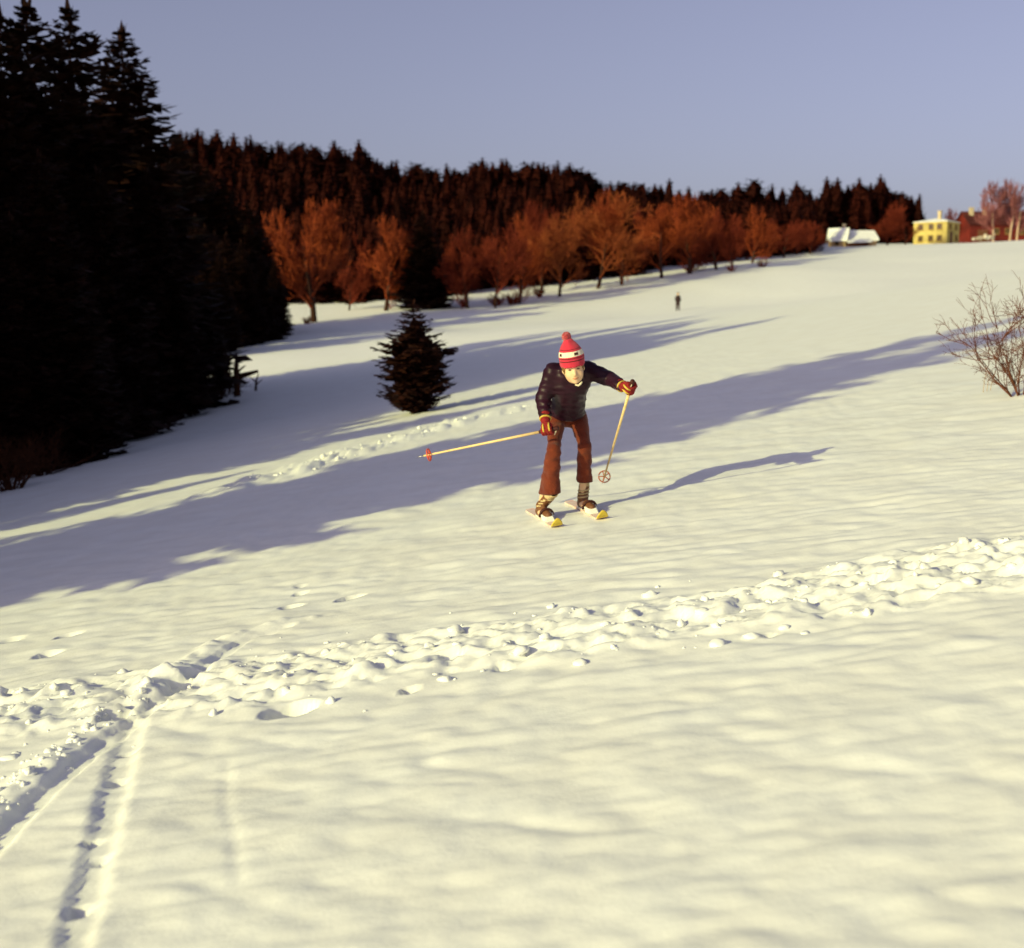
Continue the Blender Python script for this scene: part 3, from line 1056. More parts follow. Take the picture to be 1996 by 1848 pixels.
b.box((2.03, -.08, zt - 2.6), (.05, .04, .16))
b.build('handle', M['frame'], dr)


def gable(parent, x0, x1, y0, y1, zw, zr, axis_, wallm, roofm, t=.22, over=.3, base=-1.2, half=False):
    """box with a gable; ridge along axis_"""
    b = MB()
    cx_, cy_ = (x0 + x1) / 2, (y0 + y1) / 2
    if axis_ == 'x':
        pts = [(x0, y0, base), (x1, y0, base), (x1, y1, base), (x0, y1, base), (x0, y0, zw), (x1, y0, zw), (x1, y1, zw), (x0, y1, zw), (x0, cy_, zr), (x1, cy_, zr)]
        fs = [(3, 2, 1, 0), (0, 1, 5, 4), (1, 2, 6, 9, 5), (2, 3, 7, 6), (3, 0, 4, 8, 7), (4, 5, 9, 8), (6, 7, 8, 9)]
    else:
        pts = [(x0, y0, base), (x1, y0, base), (x1, y1, base), (x0, y1, base), (x0, y0, zw), (x1, y0, zw), (x1, y1, zw), (x0, y1, zw), (cx_, y0, zr), (cx_, y1, zr)]
        fs = [(3, 2, 1, 0), (0, 1, 5, 8, 4), (1, 2, 6, 5), (2, 3, 7, 9, 6), (3, 0, 4, 7), (5, 6, 9, 8), (7, 4, 8, 9)]
    b.poly(pts, fs)
    b.build('wall', wallm, parent)
    b = MB()
    o_ = over
    if axis_ == 'x':
        s = (zr - zw) / ((y1 - y0) / 2)
        for yy, sg in ((y0, -1), (y1, 1)):
            ye, ze = yy + sg * o_, zw - s * o_
            q = [(x0 - o_, ye, ze + .01), (x1 + o_, ye, ze + .01), (x1 + o_, cy_, zr + .01), (x0 - o_, cy_, zr + .01)]
            b.poly(q + [(p[0], p[1], p[2] + t) for p in q], [(0, 1, 2, 3), (7, 6, 5, 4), (0, 4, 5, 1), (1, 5, 6, 2), (2, 6, 7, 3), (3, 7, 4, 0)])
    else:
        s = (zr - zw) / ((x1 - x0) / 2)
        for xx, sg in ((x0, -1), (x1, 1)):
            xe, ze = xx + sg * o_, zw - s * o_
            q = [(xe, y0 - o_, ze + .01), (cx_, y0 - o_, zr + .01), (cx_, y1 + o_, zr + .01), (xe, y1 + o_, ze + .01)]
            b.poly(q + [(p[0], p[1], p[2] + t) for p in q], [(0, 1, 2, 3), (7, 6, 5, 4), (0, 4, 5, 1), (1, 5, 6, 2), (2, 6, 7, 3), (3, 7, 4, 0)])
    return b.build('roof', roofm, parent)


# snowy cottage: steep gabled house and a long low annexe
Yc = 200.0
cx = (1624 - CX) / F * Yc
zc = at(1624, 486.5, Yc)[2]
cot = empty('gabled_cottage', (cx, Yc, zc), math.radians(-24))
tag(cot, 'small tan cottage with steep snow covered gable roof and chimney', 'cottage')
rf = gable(cot, -1.25, 1.25, -.2, 2.4, 1.5, 2.9, 'x', M['tan_wall'], M['roof_snow'], t=.3)
b = MB()
b.box((.7, 1.5, 3.1), (.42, .42, 1.3))
b.box((.7, 1.5, 3.78), (.52, .52, .1))
b.build('chimney', M['chimney'], rf)
sub = MB()
fr = MB()
fr.box((0, -.27, .95), (.7, .1, .75))
f = fr.build('window', M['frame'], cot)
sub.box((0, -.325, .95), (.55, .02, .6))
sub.build('pane', M['pane'], f)
cx = (1675 - CX) / F * Yc
zc = at(1675, 482.5, Yc)[2]
ann = empty('long_shed', (cx, Yc + .5, zc), math.radians(8))
tag(ann, 'long brown shed with thick snow on its low roof beside the cottage', 'shed')
gable(ann, -2.3, 2.2, .3, 3.4, 1.25, 2.35, 'x', M['brown_wall'], M['roof_snow'], t=.34)
b = MB()
q = [(-2.8, -1.2, .62), (.9, -1.2, .75), (.9, .45, 1.32), (-2.8, .45, 1.25)]
b.poly(q + [(p[0], p[1], p[2] + .3) for p in q], [(3, 2, 1, 0), (4, 5, 6, 7), (0, 1, 5, 4), (1, 2, 6, 5), (2, 3, 7, 6), (3, 0, 4, 7)])
b.build('porch_roof', M['roof_snow'], ann)
for xx in (-2.6, .7):
    b = MB()
    b.box((xx, -1.05, -.25), (.12, .12, 1.7))
    b.build('post', M['brown_wall'], ann)
b = MB()
b.box((1.55, .2, .55), (1.2, .19, .95))
b.build('pale_door', M['tan_wall'], ann)

# red barn
Yb = 230.0
cx = (1945 - CX) / F * Yb
zb = at(1945, 474, Yb)[2]
barn = empty('red_barn', (cx, Yb, zb), math.radians(7))
tag(barn, 'long dark red barn behind the birches at the right edge', 'barn')
rf = gable(barn, -6.2, 6.5, 0, 6, 3.2, 5.4, 'x', M['red_wall'], M['red_roof'], t=.12)
for xx in (-5.0, -2.6):
    b = MB()
    b.box((xx, 2.2, 5.3), (.6, .6, 1.3))
    b.box((xx, 2.2, 6.03), (.75, .75, .16))
    b.build('chimney', M['chimney'], rf)
for xx in (-1.5, .6, 3.0):
    window(barn, 'y', xx, 2.0, .9, .9)
b = MB()
b.box((-3.9, -.03, 1.0), (1.8, .056, 2.4))
b.box((-3.9, -.075, 1.0), (.08, .03, 2.4))
b.build('door', M['door'], barn)


# ------------------------------------------------------------------ implicit shapes (bodies, clothes, heaps)
class Field:
    def __init__(s, lo, hi, step):
        s.lo, s.st = np.array(lo, float), step
        s.n = np.ceil((np.array(hi) - s.lo) / step).astype(int) + 1
        s.d = np.full(tuple(s.n), 1.0, np.float32)

    def _sub(s, lo, hi):
        a = np.clip(np.floor((np.array(lo) - s.lo) / s.st).astype(int), 0, s.n - 1)
        b = np.clip(np.ceil((np.array(hi) - s.lo) / s.st).astype(int) + 1, 1, s.n)
        sl = tuple(slice(i, j) for i, j in zip(a, b))
        ax = [s.lo[k] + s.st * np.arange(a[k], b[k]) for k in range(3)]
        return sl, np.stack(np.meshgrid(*ax, indexing='ij'), -1)

    def _mix(s, sl, e, k, op):
        d = s.d[sl]
        if op == 'add':
            h = np.clip(.5 + .5 * (d - e) / k, 0, 1)
            s.d[sl] = d + (e - d) * h - k * h * (1 - h)
        else:
            h = np.clip(.5 - .5 * (d + e) / k, 0, 1)
            s.d[sl] = d + (-e - d) * h + k * h * (1 - h)

    def cone(s, a, b, ra, rb, k=.03, op='add', flat=None):
        a, b = np.array(a, float), np.array(b, float)
        m = max(ra, rb) * 1.5 + 2 * k + .03
        sl, P = s._sub(np.minimum(a, b) - m, np.maximum(a, b) + m)
        if P.size == 0:
            return
        d = b - a
        q = P - a
        t = np.clip((q @ d) / (d @ d + 1e-12), 0, 1)
        w = q - t[..., None] * d
        if flat is not None:                     # flat = (axis, factor): squeeze the section along an axis
            ax = np.array(flat[0], float)
            ax /= np.linalg.norm(ax)
            w = w + (w @ ax)[..., None] * ax * (1 / flat[1] - 1)
        s._mix(sl, np.linalg.norm(w, axis=-1) - (ra + (rb - ra) * t), k, op)

    def ell(s, c, r, R=None, k=.02, op='add'):
        c, r = np.array(c, float), np.array(r, float)
        m = r.max() + 2 * k + .03
        sl, P = s._sub(c - m, c + m)
        if P.size == 0:
            return
        q = P - c
        if R is not None:
            q = q @ R                            # columns of R are the local axes
        k0 = np.linalg.norm(q / r, axis=-1)
        k1 = np.linalg.norm(q / (r * r), axis=-1) + 1e-9
        s._mix(sl, k0 * (k0 - 1) / k1, k, op)

    def cut(s, p, nrm):
        """keep the side to which nrm points"""
        nrm = np.array(nrm, float) / np.linalg.norm(nrm)
        sl, P = s._sub(s.lo, s.lo + s.st * s.n)
        s.d = np.maximum(s.d, -((P - np.array(p)) @ nrm)).astype(np.float32)

    def wrinkle(s, amp, freq, seed, stretch=(1, 1, 1)):
        R = np.random.RandomState(seed)
        sl, P = s._sub(s.lo, s.lo + s.st * s.n)
        o = 0
        for i in range(7):
            w = R.normal(size=3) * freq * np.array(stretch)
            o = o + np.sin(P @ w + R.uniform(0, 6) + 1.3 * np.sin(P @ (R.normal(size=3) * freq * .6)))
        s.d += (amp * o / 3).astype(np.float32)

    def mesh(s):
        d = s.d
        ins = d < 0
        nx_, ny_, nz_ = d.shape
        acc = np.zeros((nx_ - 1, ny_ - 1, nz_ - 1, 3))
        cnt = np.zeros((nx_ - 1, ny_ - 1, nz_ - 1))
        cor = [(i, j, k) for i in (0, 1) for j in (0, 1) for k in (0, 1)]

        def v(c):
            return d[c[0]:nx_ - 1 + c[0], c[1]:ny_ - 1 + c[1], c[2]:nz_ - 1 + c[2]]
        for c in cor:
            for ax in range(3):
                if c[ax]:
                    continue
                c2 = list(c)
                c2[ax] = 1
                a, b = v(c), v(c2)
                x = (a < 0) != (b < 0)
                t = np.where(x, a / np.where(x, a - b, 1), 0)
                for q in range(3):
                    acc[..., q] += np.where(x, c[q] + (t if q == ax else 0), 0)
                cnt += x
        on = cnt > 0
        ids = np.full(on.shape, -1)
        I = np.argwhere(on)
        ids[on] = np.arange(len(I))
        V = s.lo + s.st * (I + acc[on] / cnt[on][:, None])
        quads_ = []
        for ax in range(3):
            o1, o2 = (ax + 1) % 3, (ax + 2) % 3
            sl0 = [slice(1, -1)] * 3
            sl1 = [slice(1, -1)] * 3
            sl0[ax], sl1[ax] = slice(0, -1), slice(1, None)
            A, B = ins[tuple(sl0)], ins[tuple(sl1)]
            E_ = np.argwhere(A != B)
            off = np.array([1, 1, 1])
            off[ax] = 0
            E_ = E_ + off
            flip = ins[tuple(E_.T)]
            e1, e2 = np.zeros(3, int), np.zeros(3, int)
            e1[o1], e2[o2] = 1, 1
            q = np.stack([ids[tuple((E_ - e1 - e2).T)], ids[tuple((E_ - e2).T)], ids[tuple(E_.T)], ids[tuple((E_ - e1).T)]], 1)
            q[~flip] = q[~flip][:, ::-1]
            quads_.append(q)
        return V, np.concatenate(quads_)

    def build(s, name, m, parent=None, org=(0, 0, 0), relax=2, mats=None, midx=None):
        V, Q_ = s.mesh()
        for _ in range(relax):                   # light smoothing of the grid steps
            S = np.zeros_like(V)
            N = np.zeros(len(V))
            for i in range(4):
                a, b = Q_[:, i], Q_[:, (i + 1) % 4]
                np.add.at(S, a, V[b])
                np.add.at(N, a, 1)
                np.add.at(S, b, V[a])
                np.add.at(N, b, 1)
            V = .45 * V + .55 * S / np.maximum(N, 1)[:, None]
        idx_ = None
        if midx is not None:
            idx_ = midx(V[Q_].mean(1))
        me = mesh_np(name, V - np.array(org), [Q_], mats or m, True, idx_)
        return new_obj(name, me, parent)


# heap of snowy wood in front of the barn
p = at(1916, 467, 196)
f = Field((p[0] - 2.2, 194.5, p[2] - 1), (p[0] + 2.2, 197.5, p[2] + 2.2), .08)
R = np.random.RandomState(5)
for k in range(46):
    xx = R.uniform(-1.6, 1.5)
    f.ell((p[0] + xx, 196 + R.uniform(-.4, .4), p[2] + .05 + R.uniform(-.1, 1.0) * max(0, (xx + 1.5) / 2.9)), (R.uniform(.12, .32), .3, R.uniform(.10, .25)), k=.02)
o = f.build('snowy_brush_pile', mat('snowy_brush', (.22, .12, .07), .9, col2=(.72, .68, .56), vscale=2.2), None, (p[0], 196, p[2]), relax=1)
o.location = (p[0], 196, p[2])
tag(o, 'heap of snow covered brush in front of the red barn', 'brush pile')

# ------------------------------------------------------------------ the skier
M['skin'] = mat('skin', (0.72, 0.47, 0.27), 0.6, col2=(0.75, 0.50, 0.30), vscale=30, spec=0.35)
M['hair'] = mat('hair', (0.20, 0.10, 0.03), 0.6, var=.3, vscale=60)
M['lips'] = mat('lips', (0.50, 0.19, 0.11), 0.5)
M['eye'] = mat('eye', (0.10, 0.05, 0.025), 0.3, spec=.5)
M['jacket'] = mat('jacket_cloth', (0.018, 0.0042, 0.011), 0.42, col2=(0.026, 0.006, 0.015), vscale=9, bump=.15, bscale=20, spec=.18)
M['trousers'] = mat('trouser_cloth', (0.115, 0.019, 0.008), 0.85, col2=(0.16, 0.030, 0.011), vscale=14, bump=.3, bscale=60, spec=.15, sheen=.15)
M['glove'] = mat('red_glove', (0.22, 0.010, 0.010), 0.8, var=.2, vscale=60, bump=.4, bscale=120)
M['yellow'] = mat('yellow_stripe', (0.55, 0.38, 0.06), 0.7, var=.1, vscale=50)
M['boot'] = mat('boot_leather', (0.13, 0.045, 0.015), 0.55, col2=(0.20, 0.08, 0.028), vscale=40, bump=.3, bscale=80, spec=.4)
M['boot_dark'] = mat('dark_strap', (0.05, 0.010, 0.007), 0.6)
M['sock'] = mat('cream_sock', (0.55, 0.42, 0.22), 0.9, var=.15, vscale=60)
M['cream'] = mat('cream_collar', (0.75, 0.66, 0.45), 0.8)
M['ski_top'] = mat('ski_top', (0.80, 0.50, 0.42), 0.5, col2=(0.82, 0.66, 0.56), vscale=14, spec=.4)
M['ski_tip'] = mat('ski_tip_yellow', (0.62, 0.46, 0.05), 0.5, var=.08, vscale=20)
M['binding'] = mat('binding_plate', (0.80, 0.78, 0.68), 0.4, spec=.5)
M['bamboo'] = mat('pole_cane', (0.72, 0.50, 0.20), 0.5, col2=(0.80, 0.60, 0.30), vscale=40, spec=.4)
M['basket'] = mat('basket_leather', (0.42, 0.12, 0.07), 0.7)
M['basket_red'] = mat('basket_red', (0.70, 0.10, 0.05), 0.6)
M['steel'] = mat('pole_spike', (0.4, 0.38, 0.35), 0.35, metal=.8)


def knit(name):
    """hat wool: red with a pale band, dark diamonds and dark rings, along local z"""
    m = bpy.data.materials.new(name)
    m.use_nodes = True
    nt = m.node_tree
    p = nt.nodes['Principled BSDF']
    p.inputs['Roughness'].default_value = .9
    p.inputs['Specular IOR Level'].default_value = .15
    p.inputs['Sheen Weight'].default_value = .2
    tc = nt.nodes.new('ShaderNodeTexCoord')
    sp_ = nt.nodes.new('ShaderNodeSeparateXYZ')
    nt.links.new(tc.outputs['Object'], sp_.inputs[0])
    mr = nt.nodes.new('ShaderNodeMapRange')
    mr.inputs['From Min'].default_value = -.03
    mr.inputs['From Max'].default_value = .17
    nt.links.new(sp_.outputs['Z'], mr.inputs['Value'])
    rp = nt.nodes.new('ShaderNodeValToRGB')
    rp.color_ramp.interpolation = 'CONSTANT'
    red, dk, wh = (.52, .030, .060, 1), (.09, .012, .012, 1), (.78, .68, .52, 1)
    el = rp.color_ramp.elements
    el[0].position, el[0].color = 0, red
    el[1].position, el[1].color = .20, dk
    for pos, c in ((.235, red), (.30, dk), (.325, red), (.37, wh), (.54, red), (.60, dk), (.62, red)):
        e_ = el.new(pos)
        e_.color = c
    nt.links.new(mr.outputs[0], rp.inputs['Fac'])
    # dark diamonds in the pale band
    at_ = nt.nodes.new('ShaderNodeMath')
    at_.operation = 'ARCTAN2'
    nt.links.new(sp_.outputs['Y'], at_.inputs[0])
    nt.links.new(sp_.outputs['X'], at_.inputs[1])
    mu = nt.nodes.new('ShaderNodeMath')
    mu.operation = 'MULTIPLY'
    mu.inputs[1].default_value = 5.0
    nt.links.new(at_.outputs[0], mu.inputs[0])
    co = nt.nodes.new('ShaderNodeMath')
    co.operation = 'COSINE'
    nt.links.new(mu.outputs[0], co.inputs[0])
    zz = nt.nodes.new('ShaderNodeMath')
    zz.operation = 'COMPARE'
    zz.inputs[1].default_value = .455
    zz.inputs[2].default_value = .045
    nt.links.new(mr.outputs[0], zz.inputs[0])
    gt = nt.nodes.new('ShaderNodeMath')
    gt.operation = 'GREATER_THAN'
    gt.inputs[1].default_value = .72
    nt.links.new(co.outputs[0], gt.inputs[0])
    an = nt.nodes.new('ShaderNodeMath')
    an.operation = 'MULTIPLY'
    nt.links.new(zz.outputs[0], an.inputs[0])
    nt.links.new(gt.outputs[0], an.inputs[1])
    mx = nt.nodes.new('ShaderNodeMix')
    mx.data_type = 'RGBA'
    mx.inputs['B'].default_value = (.05, .012, .012, 1)
    nt.links.new(an.outputs[0], mx.inputs['Factor'])
    nt.links.new(rp.outputs['Color'], mx.inputs['A'])
    nt.links.new(mx.outputs['Result'], p.inputs['Base Color'])
    w = nt.nodes.new('ShaderNodeTexNoise')
    w.inputs['Scale'].default_value = 140
    nt.links.new(tc.outputs['Object'], w.inputs['Vector'])
    bp = nt.nodes.new('ShaderNodeBump')
    bp.inputs['Strength'].default_value = .5
    bp.inputs['Distance'].default_value = .004
    nt.links.new(w.outputs['Fac'], bp.inputs['Height'])
    nt.links.new(bp.outputs['Normal'], p.inputs['Normal'])
    return m


M['knit'] = knit('hat_knit')
M['pompom'] = mat('pompom_wool', (0.48, 0.03, 0.04), .95, var=.25, vscale=90, bump=1.0, bscale=150, sheen=.4)

# skis first: they carry the boots
SKI = []
for (tail, bend) in (((1034, 996), (1084, 1027)), ((1110, 980), (1172, 1011.5))):
    a, c = ground(*tail), ground(*bend)
    SKI.append((a, c))


def frame_on(a, c):
    d = c - a
    L = np.linalg.norm(d)
    d = d / L
    n = np.array([-.16, -.015, 1.0])
    n -= n.dot(d) * d
    n /= np.linalg.norm(n)
    s = np.cross(d, n)
    return d, s, n, L


def make_ski(a, c, label):
    d, s, n, L = frame_on(a, c)
    root = empty('ski', tuple(a + n * .001))
    root.rotation_mode = 'QUATERNION'
    root.rotation_quaternion = Matrix((tuple(d), tuple(-s), tuple(n))).transposed().to_quaternion()
    tag(root, label, 'ski', 'the pair of skis under the skier')
    # stations along the board: (x, z, half width)
    st = [(-.02, .004, .030), (0, .0, .036), (.15, .002, .0375), (L * .5, .006, .035), (L * .85, .002, .038), (L, .003, .040), (L + .035, .011, .041)]
    st2 = [(L + .035, .011, .041), (L + .055, .021, .038), (L + .07, .036, .030), (L + .08, .052, .017), (L + .084, .061, .005)]

    def board(stations, name, m):
        b = MB()
        P = []
        for (x, z, w) in stations:
            for (yy, zz) in ((-w, 0), (w, 0), (w, .011), (-w, .011)):
                P.append((x, yy, z + zz))
        fs = [(0, 1, 2, 3)]
        for i in range(len(stations) - 1):
            for k in range(4):
                fs.append((i * 4 + k, (i + 1) * 4 + k, (i + 1) * 4 + (k + 1) % 4, i * 4 + (k + 1) % 4))
        e_ = (len(stations) - 1) * 4
        fs.append((e_ + 3, e_ + 2, e_ + 1, e_))
        b.poly(P, fs)
        return b.build(name, m, root)
    board(st, 'board', M['ski_top'])
    board(st2, 'tip', M['ski_tip'])
    return root, d, s, n, L


skiR = make_ski(*SKI[0], 'pale pink ski with yellow tip, the one nearer the camera')
skiL = make_ski(*SKI[1], 'pale pink ski with yellow tip, under the foot on the picture right')


def P(x, y, Y):
    return at(x, y, Y)


# foot positions on the skis (middle of the foot)
def on_ski(i, f, up=0.0, side=0.0):
    root_, d, s, n, L = (skiR, skiL)[i]
    a = SKI[i][0]
    return a + d * (L * f) + n * (.013 + up) + s * side


for i, root_ in enumerate((skiR, skiL)):
    L = root_[4]
    # toe iron, heel plate and cable of the binding
    b = MB()
    x0 = L * .73
    b.poly([(x0 - .02, -.044, .016), (x0 + .085, -.030, .014), (x0 + .085, .030, .014), (x0 - .02, .044, .016), (x0 - .02, -.044, .060), (x0 + .06, -.022, .046), (x0 + .06, .022, .046), (x0 - .02, .044, .060)],
           [(3, 2, 1, 0), (4, 5, 6, 7), (0, 1, 5, 4), (1, 2, 6, 5), (2, 3, 7, 6), (3, 0, 4, 7)])
    b.build('toe_binding', M['binding'], root_[0])
    b = MB()
    b.box((L * .50, 0, .022), (.16, .07, .010))
    b.build('heel_plate', M['binding'], root_[0])

feet = []
root = empty('person', tuple((on_ski(0, .55) + on_ski(1, .55)) / 2))
tag(root, 'child skier bending forward in dark jacket, brown flared trousers and red bobble hat', 'person')
ORG = np.array(root.location)

# joints: right = the skier's right (left in the picture)
ankR, ankL = on_ski(0, .53, .085), on_ski(1, .51, .085)
knR, knL = P(1079, 878, 9.40), P(1139, 870, 9.54)
hipR, hipL = P(1084, 816, 9.67), P(1128, 816, 9.72)
pel = P(1104, 806, 9.72)
waist = P(1106, 788, 9.65)
chest = P(1111, 745, 9.45)
shR, shL = P(1078, 726, 9.40), P(1146, 722, 9.40)
neck0, neck1 = P(1114, 726, 9.35), P(1117, 720, 9.27)
elR, wrR, haR = P(1059, 778, 9.45), P(1063, 818, 9.33), P(1066, 838, 9.29)
elL, wrL, haL = P(1190, 739, 9.30), P(1214, 754, 9.15), P(1229, 760, 9.09)
hc = P(1117, 716, 9.19)
hu = np.array([-.17, -.16, .97])
hu /= np.linalg.norm(hu)
hf = np.array([.06, -1., -.22])
hf -= hf.dot(hu) * hu
hf /= np.linalg.norm(hf)
hr = np.cross(hu, hf)
if hr[0] < 0:
    hr = -hr
HR = np.stack([hr, hf, hu], 1)


def HP(r_, f_, u_):
    return hc + HR @ np.array([r_, f_, u_])


LO, HI = np.minimum.reduce([ankR, wrR, hc, elR]) - .35, np.maximum.reduce([ankL, wrL, haL, hc]) + .3

# body: one continuous figure
f = Field(LO, HI, .0085)
f.ell(hc, (.068, .082, .098), HR, k=.01)
f.ell(HP(0, .018, -.055), (.052, .060, .050), HR, k=.03)
f.ell(HP(0, .058, -.090), (.020, .018, .016), HR, k=.02)
f.cone(HP(0, .080, -.002), HP(0, .092, -.036), .007, .0125, k=.012)
for sg in (-1, 1):
    f.ell(HP(sg * .030, .087, .002), (.015, .010, .008), HR, k=.012, op='sub')
    f.ell(HP(sg * .070, -.005, -.015), (.010, .016, .024), HR, k=.008)
    f.ell(HP(sg * .038, .056, -.042), (.020, .016, .018), HR, k=.02)
f.cone(HP(-.018, .083, -.066), HP(.018, .083, -.066), .004, .004, k=.006)
f.cone(neck0, HP(0, -.01, -.06), .046, .044, k=.03)
f.cone(chest, neck0, .085, .055, k=.05)
f.cone(waist, chest, .085, .098, k=.05, flat=((0, 1, .3), .8))
f.cone(pel, waist, .095, .085, k=.05)
for h_, k_, a_, sh, e_, w_ in ((hipR, knR, ankR, shR, elR, wrR), (hipL, knL, ankL, shL, elL, wrL)):
    f.cone(h_, k_, .046, .032, k=.04)
    f.cone(k_, k_ + (a_ - k_) * .35, .030, .031, k=.03)
    f.cone(k_ + (a_ - k_) * .35, a_, .031, .027, k=.03)
    f.cone(chest + (sh - chest) * .45, sh, .060, .048, k=.04)
    f.cone(sh, e_, .042, .034, k=.03)
    f.cone(e_, w_, .034, .023, k=.02)
for i, a_ in enumerate((ankR, ankL)):
    f.cone(a_ + np.array([0, 0, -.045]), on_ski(i, .72, .035), .030, .026, k=.02)
for w_, h_ in ((wrR, haR), (wrL, haL)):
    f.cone(w_, w_ + (h_ - w_) * .7, .022, .024, k=.015)
    for q in (-1, 0, 1, 2):
        f.cone(w_ + (h_ - w_) * .6, h_ + np.array([.007 * q, 0, .006 * q]), .010, .007, k=.006)
body = f.build('body', M['skin'], root, ORG, relax=2)

# face details
for sg in (-1, 1):
    b = MB()
    c = HP(sg * .029, .0765, .0) - ORG
    b.tube([c - hr * .012, c, c + hr * .012], [.002, .0052, .002], 6)
    b.build('eye', M['eye'], root, smooth=True)
    b = MB()
    c = HP(sg * .029, .0835, .017) - ORG
    b.tube([c - hr * .016 - hu * .002 * 1, c + hu * .002, c + hr * .016 - hu * .003], [.0015, .0026, .0015], 6)
    b.build('eyebrow', M['hair'], root, smooth=True)
b = MB()
c = HP(0, .0845, -.064) - ORG
b.tube([c - hr * .021 + hu * .003, c + hf * .004, c + hr * .021 + hu * .003], [.002, .0058, .002], 6)
b.build('mouth', M['lips'], root, smooth=True)

# hair showing under the hat
f = Field(hc - .17, hc + .17, .006)
f.ell(HP(0, -.010, .012), (.079, .088, .098), HR, k=.01)
f.cone(HP(.058, .052, .036), HP(-.030, .079, .032), .015, .013, k=.012)
f.ell(HP(0, .075, -.03), (.072, .062, .062), HR, k=.01, op='sub')
f.cone(HP(.052, .058, .034), HP(-.015, .082, .030), .011, .009, k=.01)
f.cut(HP(0, -.03, -.035), hu + hf * .5)
f.build('hair', M['hair'], root, ORG)

# knitted hat: its own frame so that the rings follow the head
hat_o = HP(0, -.004, .045)
f = Field((-.14, -.14, -.06), (.14, .14, .22), .006)
f.cone((0, -.012, -.01), (0, -.014, .045), .086, .082, k=.02, flat=((0, 1, 0), 1.10))
f.cone((0, -.014, .045), (-.006, -.012, .135), .078, .034, k=.05)
f.cone((0, -.012, -.022), (0, -.012, .004), .0905, .0885, k=.008, flat=((0, 1, 0), 1.08))
f.cut((0, 0, -.030), (0, 0, 1))
f.wrinkle(.0016, 60, 3)
hat = f.build('hat', M['knit'], root, (0, 0, 0), relax=2)
hat.location = tuple(hat_o - ORG)
hat.scale = (.95, .95, 1.0)
hat.rotation_mode = 'QUATERNION'
hat.rotation_quaternion = Matrix(tuple(map(tuple, np.stack([hr, np.cross(hu, hr), hu], 1)))).to_quaternion()
f = Field((-.08, -.08, .10), (.08, .08, .24), .0045)
R = np.random.RandomState(9)
for k in range(90):
    d = R.normal(size=3)
    d /= np.linalg.norm(d)
    f.ell(np.array([-.012, -.006, .172]) + d * .024, (.012, .012, .012), k=.003)
pp = f.build('pompom', M['pompom'], hat, (0, 0, 0), relax=0)

# jacket
f = Field(LO, HI, .0085)
hem = P(1105, 806, 9.65)
f.cone(hem, chest, .118, .128, k=.05, flat=((0, 1, .25), .82))
f.cone(chest, (shR + shL) / 2 + np.array([0, .02, -.01]), .125, .085, k=.06)
f.ell((shR + shL) / 2 + np.array([0, .05, -.03]), (.15, .10, .085), k=.05)
for sh, e_, w_ in ((shR, elR, wrR), (shL, elL, wrL)):
    f.cone(chest + (sh - chest) * .6, sh, .085, .062, k=.05)
    f.cone(sh, e_, .062, .052, k=.03)
    f.cone(e_, w_ + (e_ - w_) * .12, .052, .040, k=.02)
    for q, t in enumerate((.28, .5, .72)):
        c = sh + (e_ - sh) * t
        f.ell(c + np.array([0, 0, -.004]), (.062, .062, .020), k=.015)
    for q, t in enumerate((.25, .5, .75)):
        c = e_ + (w_ - e_) * t
        f.ell(c, (.050, .050, .018), k=.015)
f.cone(hem + np.array([-.10, 0, .0]), hem + np.array([.10, 0, .006]), .03, .03, k=.04)
f.cone(neck0 + np.array([-.03, 0, 0]), neck0 + np.array([.03, -.02, 0]), .056, .056, k=.03)
f.ell(HP(0, .005, -.012), (.070, .092, .105), HR, k=.012, op='sub')
f.cut(hem + np.array([0, 0, -.028]), (0, -.35, 1))
f.wrinkle(.0046, 34, 12, (.8, .8, 1.7))
f.wrinkle(.0022, 80, 13, (.8, .8, 1.5))
f.build('jacket', M['jacket'], root, ORG, relax=2)
# collar of the shirt at the throat
b = MB()
c = HP(.012, .070, -.112) - ORG
b.tube([c - hr * .022 + hu * .004, c - hu * .006, c + hr * .016 + hu * .004, c + hr * .030 + hu * .016], [.004, .007, .0075, .004], 6)
b.build('collar', M['cream'], root, smooth=True)
# front zip
# trousers with flared legs
f = Field(LO, HI, .0085)
f.cone(pel, waist, .108, .104, k=.04, flat=((0, 1, 0), .95))
f.cone(pel + np.array([-.05, .01, 0]), pel + np.array([.05, .01, 0]), .078, .078, k=.03)
hemR, hemL = P(1075, 963, 9.48), P(1139.5, 940, 9.66)
for h_, k_, hm, wd in ((hipR, knR, hemR, .067), (hipL, knL, hemL, .058)):
    f.cone(h_, k_, .068, .047, k=.03)
    f.cone(k_, k_ + (hm - k_) * .45, .047, .046, k=.02)
    an_ = ankR if h_ is hipR else ankL
    f.cone(k_, k_ + (an_ - k_) * .95, .044, .042, k=.02)
    f.cone(k_ + (hm - k_) * .45, hm + (hm - k_) * .12, .045, wd + .006, k=.03, flat=((0, 1, 0), 1.15))
f.wrinkle(.0042, 34, 4, (.7, .7, 1.7))
f.wrinkle(.0022, 75, 8, (.6, .6, 1.6))
sl, PP = f._sub(f.lo, f.lo + f.st * f.n)
side = PP[..., 0] < (hemR[0] + hemL[0]) / 2
lim = np.where(side, hemR[2] + .10 * (PP[..., 0] - hemR[0]), hemL[2] + .02 * (PP[..., 0] - hemL[0]))
f.d = np.maximum(f.d, (lim - PP[..., 2])).astype(np.float32)
f.build('trousers', M['trousers'], root, ORG, relax=2)

